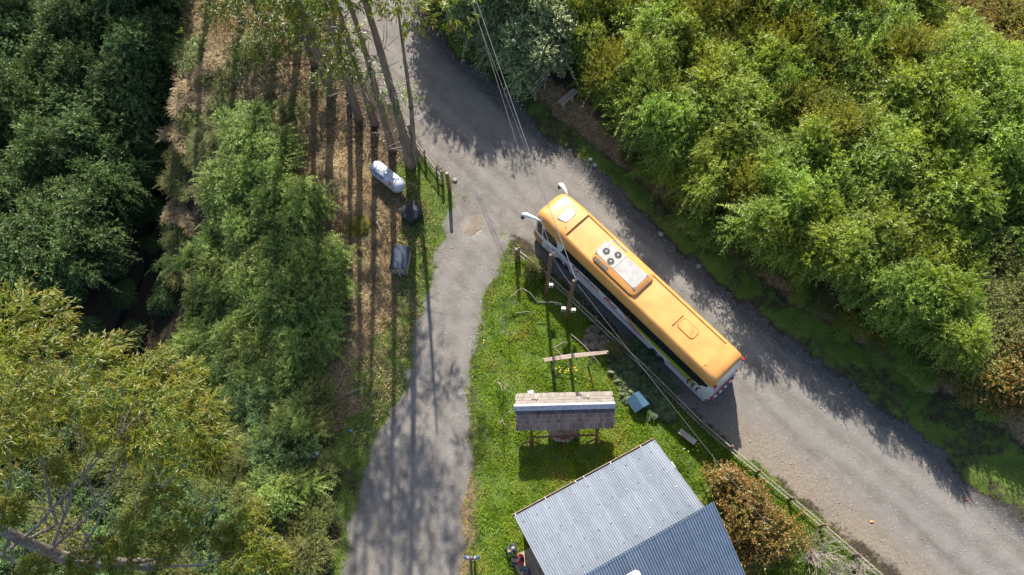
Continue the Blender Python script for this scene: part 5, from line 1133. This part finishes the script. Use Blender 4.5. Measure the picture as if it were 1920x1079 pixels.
# arched bin shed
x, y, z = at(749, 485, .9); e = empty('bin_shed', (x, y, z), R(-7), 'wooden bin shed with curved dark blue sheet roof beside the drive', 'shed')
n_ = 12; V = []
for i in range(n_ + 1): t = math.pi * (.08 + .84 * i / n_); V += [(-.56 * math.cos(t), -.75, .72 + .36 * math.sin(t)), (-.56 * math.cos(t), .82, .78 + .36 * math.sin(t))]
b = MB(); b.add(V + [(a_, b_, c_ - .02) for a_, b_, c_ in V], [(2 * i, 2 * i + 1, 2 * i + 3, 2 * i + 2) for i in range(n_)] + [(2 * i + 2 * n_ + 2, 2 * i + 2 * n_ + 4, 2 * i + 2 * n_ + 5, 2 * i + 2 * n_ + 3) for i in range(n_)]); b.build('curved_roof', 'navysheet', e, smooth=True)
for k in range(5): b = MB(); b.box((0, -.72, .12 + k * .15), (1.04, .03, .135)); b.build('plank', 'wood_grey', e)
for s in (-1, 1):
    for k in range(4): b = MB(); b.box((s * .50, .03, .12 + k * .16), (.03, 1.44, .145)); b.build('plank', 'wood_grey', e)
    for yy in (-.70, .75): b = MB(); b.box((s * .46, yy, .3), (.07, .07, 1.0)); b.build('post', 'wood_brown', e)
b = MB(); b.bar((.06, -.75, .5), (.12, -.95, -.1), .07, .07); b.build('prop', 'wood_grey', e)
# green netted frame and slatted board on the right verge
p0 = gnd(1004, 188, 0); p1 = gnd(1021, 172, 0); x, y = p0; z = T(x, y); dx, dy = p1[0] - p0[0], p1[1] - p0[1]; dd = Vector((dx, dy, 0)).normalized()
e = empty('netted_frame', (x, y, z), math.atan2(dy, dx), 'wooden frame sign with green netting on the bank', 'sign'); Ld = math.hypot(dx, dy)
for u in (0, Ld): b = MB(); b.bar((u, 0, -.3), (u, 0, 2.05), .08, .08); b.build('post', 'wood_grey', e)
for h in (2.0, 1.55, 1.1): b = MB(); b.bar((-.28, -.05, h), (Ld + .28, -.05, h), .05, .07); b.build('rail', 'wood_grey', e)
for h in (1.58, 1.13): b = MB(); b.box((Ld / 2, -.03, h + .20), (Ld + .5, .015, .36)); b.build('net_panel', 'greenmesh', e)
b = MB(); b.bar((Ld, .04, 1.5), (Ld + .55, .55, -.1), .06, .06); b.build('brace', 'wood_grey', e)
p0 = gnd(1057, 209, 0); p1 = gnd(1075, 200, 0); x, y = p0; z = T(x, y); dx, dy = p1[0] - p0[0], p1[1] - p0[1]; Ld = math.hypot(dx, dy)
e = empty('slatted_stand', (x, y, z), math.atan2(dy, dx) + .25, 'low slatted wooden stand on two posts below the netted frame', 'stand')
for u in (0, Ld): b = MB(); b.bar((u, 0, -.3), (u, 0, .95), .09, .09); b.build('post', 'wood_grey', e)
for k in range(3): b = MB(); b.box((Ld / 2, -.06 + k * .17, 1.0 + k * .06 - (.12 if k == 2 else 0)), (Ld + .75, .12, .05)); b.build('slat', 'wood_grey', e)
# ball, litter
x, y, z = at(591, 853, .5); e = empty('football', (x, y, z + .45), 0, 'black and white patched ball lying on the olive bank left of the drive', 'ball')
bm = bmesh.new(); bmesh.ops.create_icosphere(bm, subdivisions=3, radius=.27); me = bpy.data.meshes.new('skin'); bm.to_mesh(me); bm.free(); me.shade_smooth(); link('skin', me, 'white', e)
bm = bmesh.new(); bmesh.ops.create_icosphere(bm, subdivisions=1, radius=1); ico = [v.co.normalized() for v in bm.verts if len(v.link_edges) == 5]; bm.free()
for c in ico:
    b = MB(); u = c.orthogonal().normalized(); w_ = c.cross(u); b.add([(c + (u * math.cos(2 * math.pi * i / 5) + w_ * math.sin(2 * math.pi * i / 5)) * .42).normalized() * .274 for i in range(5)] + [c * .276], [(i, (i + 1) % 5, 5) for i in range(5)]); b.build('patch', 'black', e)
def litter(px, py, m, label, s=.12, name='litter'):
    x, y, z = at(px, py, .05); b = MB(); r = random.Random(px); V = [(r.uniform(-s, s), r.uniform(-s, s) * .6, r.uniform(.0, .07)) for _ in range(3)]
    b.add([(-s, -s * .4, .02), (-s * .2, -s * .55, .06), (s, -s * .2, .02), (s * .8, s * .45, .05), (-s * .1, s * .4, .03), (-s * .9, s * .3, .06)], [(0, 1, 4, 5), (1, 2, 3, 4)]); b.add([(v[0], v[1], v[2] - .012) for v in b.v[:6]], [(0, 5, 4, 1), (1, 4, 3, 2)])
    o = b.build(name, m); o.location = (x, y, z + .02); o.rotation_euler = (0, 0, -.5); tag(o, label, 'litter')
litter(1635, 978, 'gasorange', 'small orange-red scrap of litter on the lower gravel road'); litter(1813, 936, 'gasorange', 'small orange scrap of litter at the right gravel shoulder', .09)
litter(658, 808, 'blue', 'small blue and white scrap of litter on the grass left of the drive', .13); litter(1283, 842, 'hatchglass', 'tiny pale scrap on the lawn beside the grey slab bench', .07)
x, y, z = at(995, 735, 1.0)
e = empty('white_tin', (x, y, z), .2, 'small white board standing behind the left end of the shingled roof', 'board'); b = MB(); b.box((0, 0, .9), (.36, .22, .05), Matrix.Rotation(.3, 3, 'X')); b.build('panel', 'white', e); b = MB(); b.box((0, 0, .42), (.07, .07, .95)); b.build('stake', 'wood_grey', e)
# stone rows along the fence: a few big single stones by the verge
for i, (px, py) in enumerate([(1239, 440), (1310, 500), (1108, 300), (1116, 310), (853, 338)]):
    x, y, z = at(px, py, 0); bm = bmesh.new(); bmesh.ops.create_icosphere(bm, subdivisions=2, radius=.16); r = random.Random(i)
    for v in bm.verts: v.co = v.co * (1 + r.uniform(-.15, .15)); v.co.z *= .6
    me = bpy.data.meshes.new('boulder'); bm.to_mesh(me); bm.free(); o = link('boulder', me, 'stone'); o.location = (x, y, z + .04); tag(o, ['pale boulder lying on the right road shoulder beside the bus', 'second pale boulder further down the right road shoulder', 'pale boulder on the right shoulder ahead of the bus', 'small boulder next to the one ahead of the bus', 'boulder on the corner by the gate post'][i], 'stone')

# ------------------------------------------------------------------ people
def person(px, py, h, rz, label, pose, top, legs, hairm, extra=None, ground=0.0):
    x, y, z = at(px, py, h); e = empty('person', (x, y, z + ground), rz, label, 'person')
    J = dict(pel=(0, 0, .95), wai=(0, .0, 1.10), che=(0, .02, 1.33), nec=(0, .01, 1.50), hd0=(0, .03, 1.58), hd1=(0, .04, 1.70),
             shL=(-.19, 0, 1.43), elL=(-.26, 0, 1.15), wrL=(-.26, .1, .92), shR=(.19, 0, 1.43), elR=(.26, 0, 1.15), wrR=(.26, .1, .92),
             hiL=(-.10, 0, .90), knL=(-.11, .03, .50), anL=(-.11, -.02, .09), toL=(-.12, .17, .04), hiR=(.10, 0, .90), knR=(.11, .03, .50), anR=(.11, -.02, .09), toR=(.12, .17, .04))
    J.update(pose)
    rad = dict(pel=(.15, .12), wai=(.145, .11), che=(.17, .125), nec=(.06, .06), hd0=(.075, .085), hd1=(.085, .10), sh=(.085, .085), el=(.058, .058), wr=(.036, .036), hi=(.095, .10), kn=(.068, .068), an=(.045, .05), to=(.04, .035))
    names = list(J); V = [Vector(J[k]) for k in names]; ix = {k: i for i, k in enumerate(names)}
    E_ = [('pel', 'wai'), ('wai', 'che'), ('che', 'nec'), ('nec', 'hd0'), ('hd0', 'hd1'), ('che', 'shL'), ('shL', 'elL'), ('elL', 'wrL'), ('che', 'shR'), ('shR', 'elR'), ('elR', 'wrR'), ('pel', 'hiL'), ('hiL', 'knL'), ('knL', 'anL'), ('anL', 'toL'), ('pel', 'hiR'), ('hiR', 'knR'), ('knR', 'anR'), ('anR', 'toR')]
    edges = [(ix[a], ix[b_]) for a, b_ in E_]; rads = [rad.get(k, rad.get(k[:2])) for k in names]; reg = list(names)
    for s in 'LR':                                  # palm and five fingers
        w_ = V[ix['wr' + s]]; d = (w_ - V[ix['el' + s]]).normalized(); sd = d.cross(Vector((0, .3, 1))).normalized(); pi = len(V); V.append(w_ + d * .07); rads.append((.036, .02)); reg.append('hand'); edges.append((ix['wr' + s], pi))
        for k, (o_, ln) in enumerate(((-.030, .065), (-.010, .078), (.010, .074), (.030, .058))):
            a = len(V); V.append(w_ + d * .105 + sd * o_); V.append(w_ + d * (.105 + ln * .9) + sd * o_ * 1.2 - Vector((0, 0, .02))); rads += [(.0095, .0095), (.008, .008)]; reg += ['hand', 'hand']; edges += [(pi, a), (a, a + 1)]
        a = len(V); V.append(w_ + d * .05 + sd * .055); V.append(w_ + d * .09 + sd * .075); rads += [(.011, .011), (.009, .009)]; reg += ['hand', 'hand']; edges += [(pi, a), (a, a + 1)]
    me = bpy.data.meshes.new('body'); me.from_pydata([tuple(v) for v in V], edges, []); o = bpy.data.objects.new('body', me); COL.objects.link(o)
    sk = o.modifiers.new('skin', 'SKIN'); sk.use_smooth_shade = True
    for i, d in enumerate(me.skin_vertices[0].data): d.radius = rads[i]; d.use_root = (i == 0)
    o.modifiers.new('sub', 'SUBSURF').levels = 2
    dg = bpy.context.evaluated_depsgraph_get(); m2 = bpy.data.meshes.new_from_object(o.evaluated_get(dg)); bpy.data.objects.remove(o, do_unlink=True)
    m2.materials.clear(); ml = ['skin', top, legs, 'shoe'] 
    for k in ml: m2.materials.append(M[k])
    for p in m2.polygons:
        c = p.center; i = min(range(len(V)), key=lambda q_: (V[q_] - c).length_squared); k = reg[i]
        p.material_index = 0 if k in ('hd0', 'hd1', 'hand') else 2 if k[:2] in ('hi', 'kn', 'an') or k == 'pel' else 3 if k[:2] == 'to' else 1
        p.use_smooth = True
    bo = link('body', m2, None, e)
    hd = Vector(J['hd1']); b = MB(); rg = []
    for i in range(7):
        t = math.pi / 2 * i / 6; zz = .125 * math.sin(t); q_ = .108 * math.cos(t) + .001; rg.append([(hd.x + q_ * math.cos(a), hd.y - .015 + q_ * 1.12 * math.sin(a), hd.z - .005 + zz) for a in [2 * math.pi * j / 14 for j in range(14)]])
    b.loft(rg); b.build('hair' if 'cap' not in hairm else 'cap', hairm, e, smooth=2)
    b = MB(); b.tube([hd + Vector((0, .09, -.06)), hd + Vector((0, .115, -.085))], [.012, .018], 6); b.build('nose', 'skin', e)
    for s in (-1, 1): b = MB(); b.tube([hd + Vector((s * .034, .088, -.03)), hd + Vector((s * .034, .098, -.03))], .011, 6); b.build('eye', 'black', e); b = MB(); b.box(hd + Vector((s * .10, 0, -.05)), (.02, .04, .06)); b.build('ear', 'skin', e)
    b = MB(); b.box(hd + Vector((0, .098, -.115)), (.045, .012, .012)); b.build('mouth', 'maroon', e)
    if extra: extra(e, J)
    return e
def scarf(e, J):
    for s in (-1, 1):
        b = MB(); b.bar((s * .12, .02, 1.50), (s * .17, .12, 1.22), .09, .05); b.build('collar', 'knit', e); b = MB(); b.bar((s * .16, -.02, 1.49), (s * .27, -.02, 1.34), .11, .10); b.build('shoulder_panel', 'knit', e)
person(884, 1046, 1.6, R(180), 'person in blue patterned jacket with brown hair, hands on hips, by the drive', dict(elL=(-.42, -.06, 1.22), wrL=(-.20, .08, 1.06), elR=(.42, -.06, 1.22), wrR=(.20, .08, 1.06)), 'jacketblue', 'jeans', 'hair', scarf)
SIT = dict(pel=(0, 0, .50), wai=(0, .02, .66), che=(0, .06, .90), nec=(0, .10, 1.06), hd0=(0, .13, 1.13), hd1=(0, .16, 1.24), shL=(-.19, .06, 1.0), elL=(-.25, .16, .76), wrL=(-.09, .34, .72), shR=(.19, .06, 1.0), elR=(.25, .16, .76), wrR=(.09, .34, .72),
           hiL=(-.10, .05, .48), knL=(-.14, .45, .50), anL=(-.16, .55, .10), toL=(-.17, .72, .04), hiR=(.10, .05, .48), knR=(.14, .45, .50), anR=(.16, .50, .10), toR=(.17, .67, .04))
def phone(e, J): b = MB(); b.box((0, .42, .76), (.08, .015, .15)); b.build('collar', 'acpanel', e) if False else None
person(967, 1027, 1.1, R(112), 'seated person in dark jacket and grey cap at the deck corner', SIT, 'jacketdark', 'jeans', 'capgrey')
person(981, 1048, 1.1, R(100), 'seated person in bright red jacket on the deck edge', SIT, 'jacketred', 'jeans', 'hairdark')
def stripes(e, J):
    for k in range(3): b = MB(); b.bar((-.17 + .0, .0 + .0, .72 + k * .09), (.17, .0, .72 + k * .09), .30, .02); b.build('shirt_stripe', 'white', e)
person(993, 1074, 1.1, R(95), 'seated person in blue striped top at the bottom edge of the deck', SIT, 'stripe', 'jeans', 'hair', None)
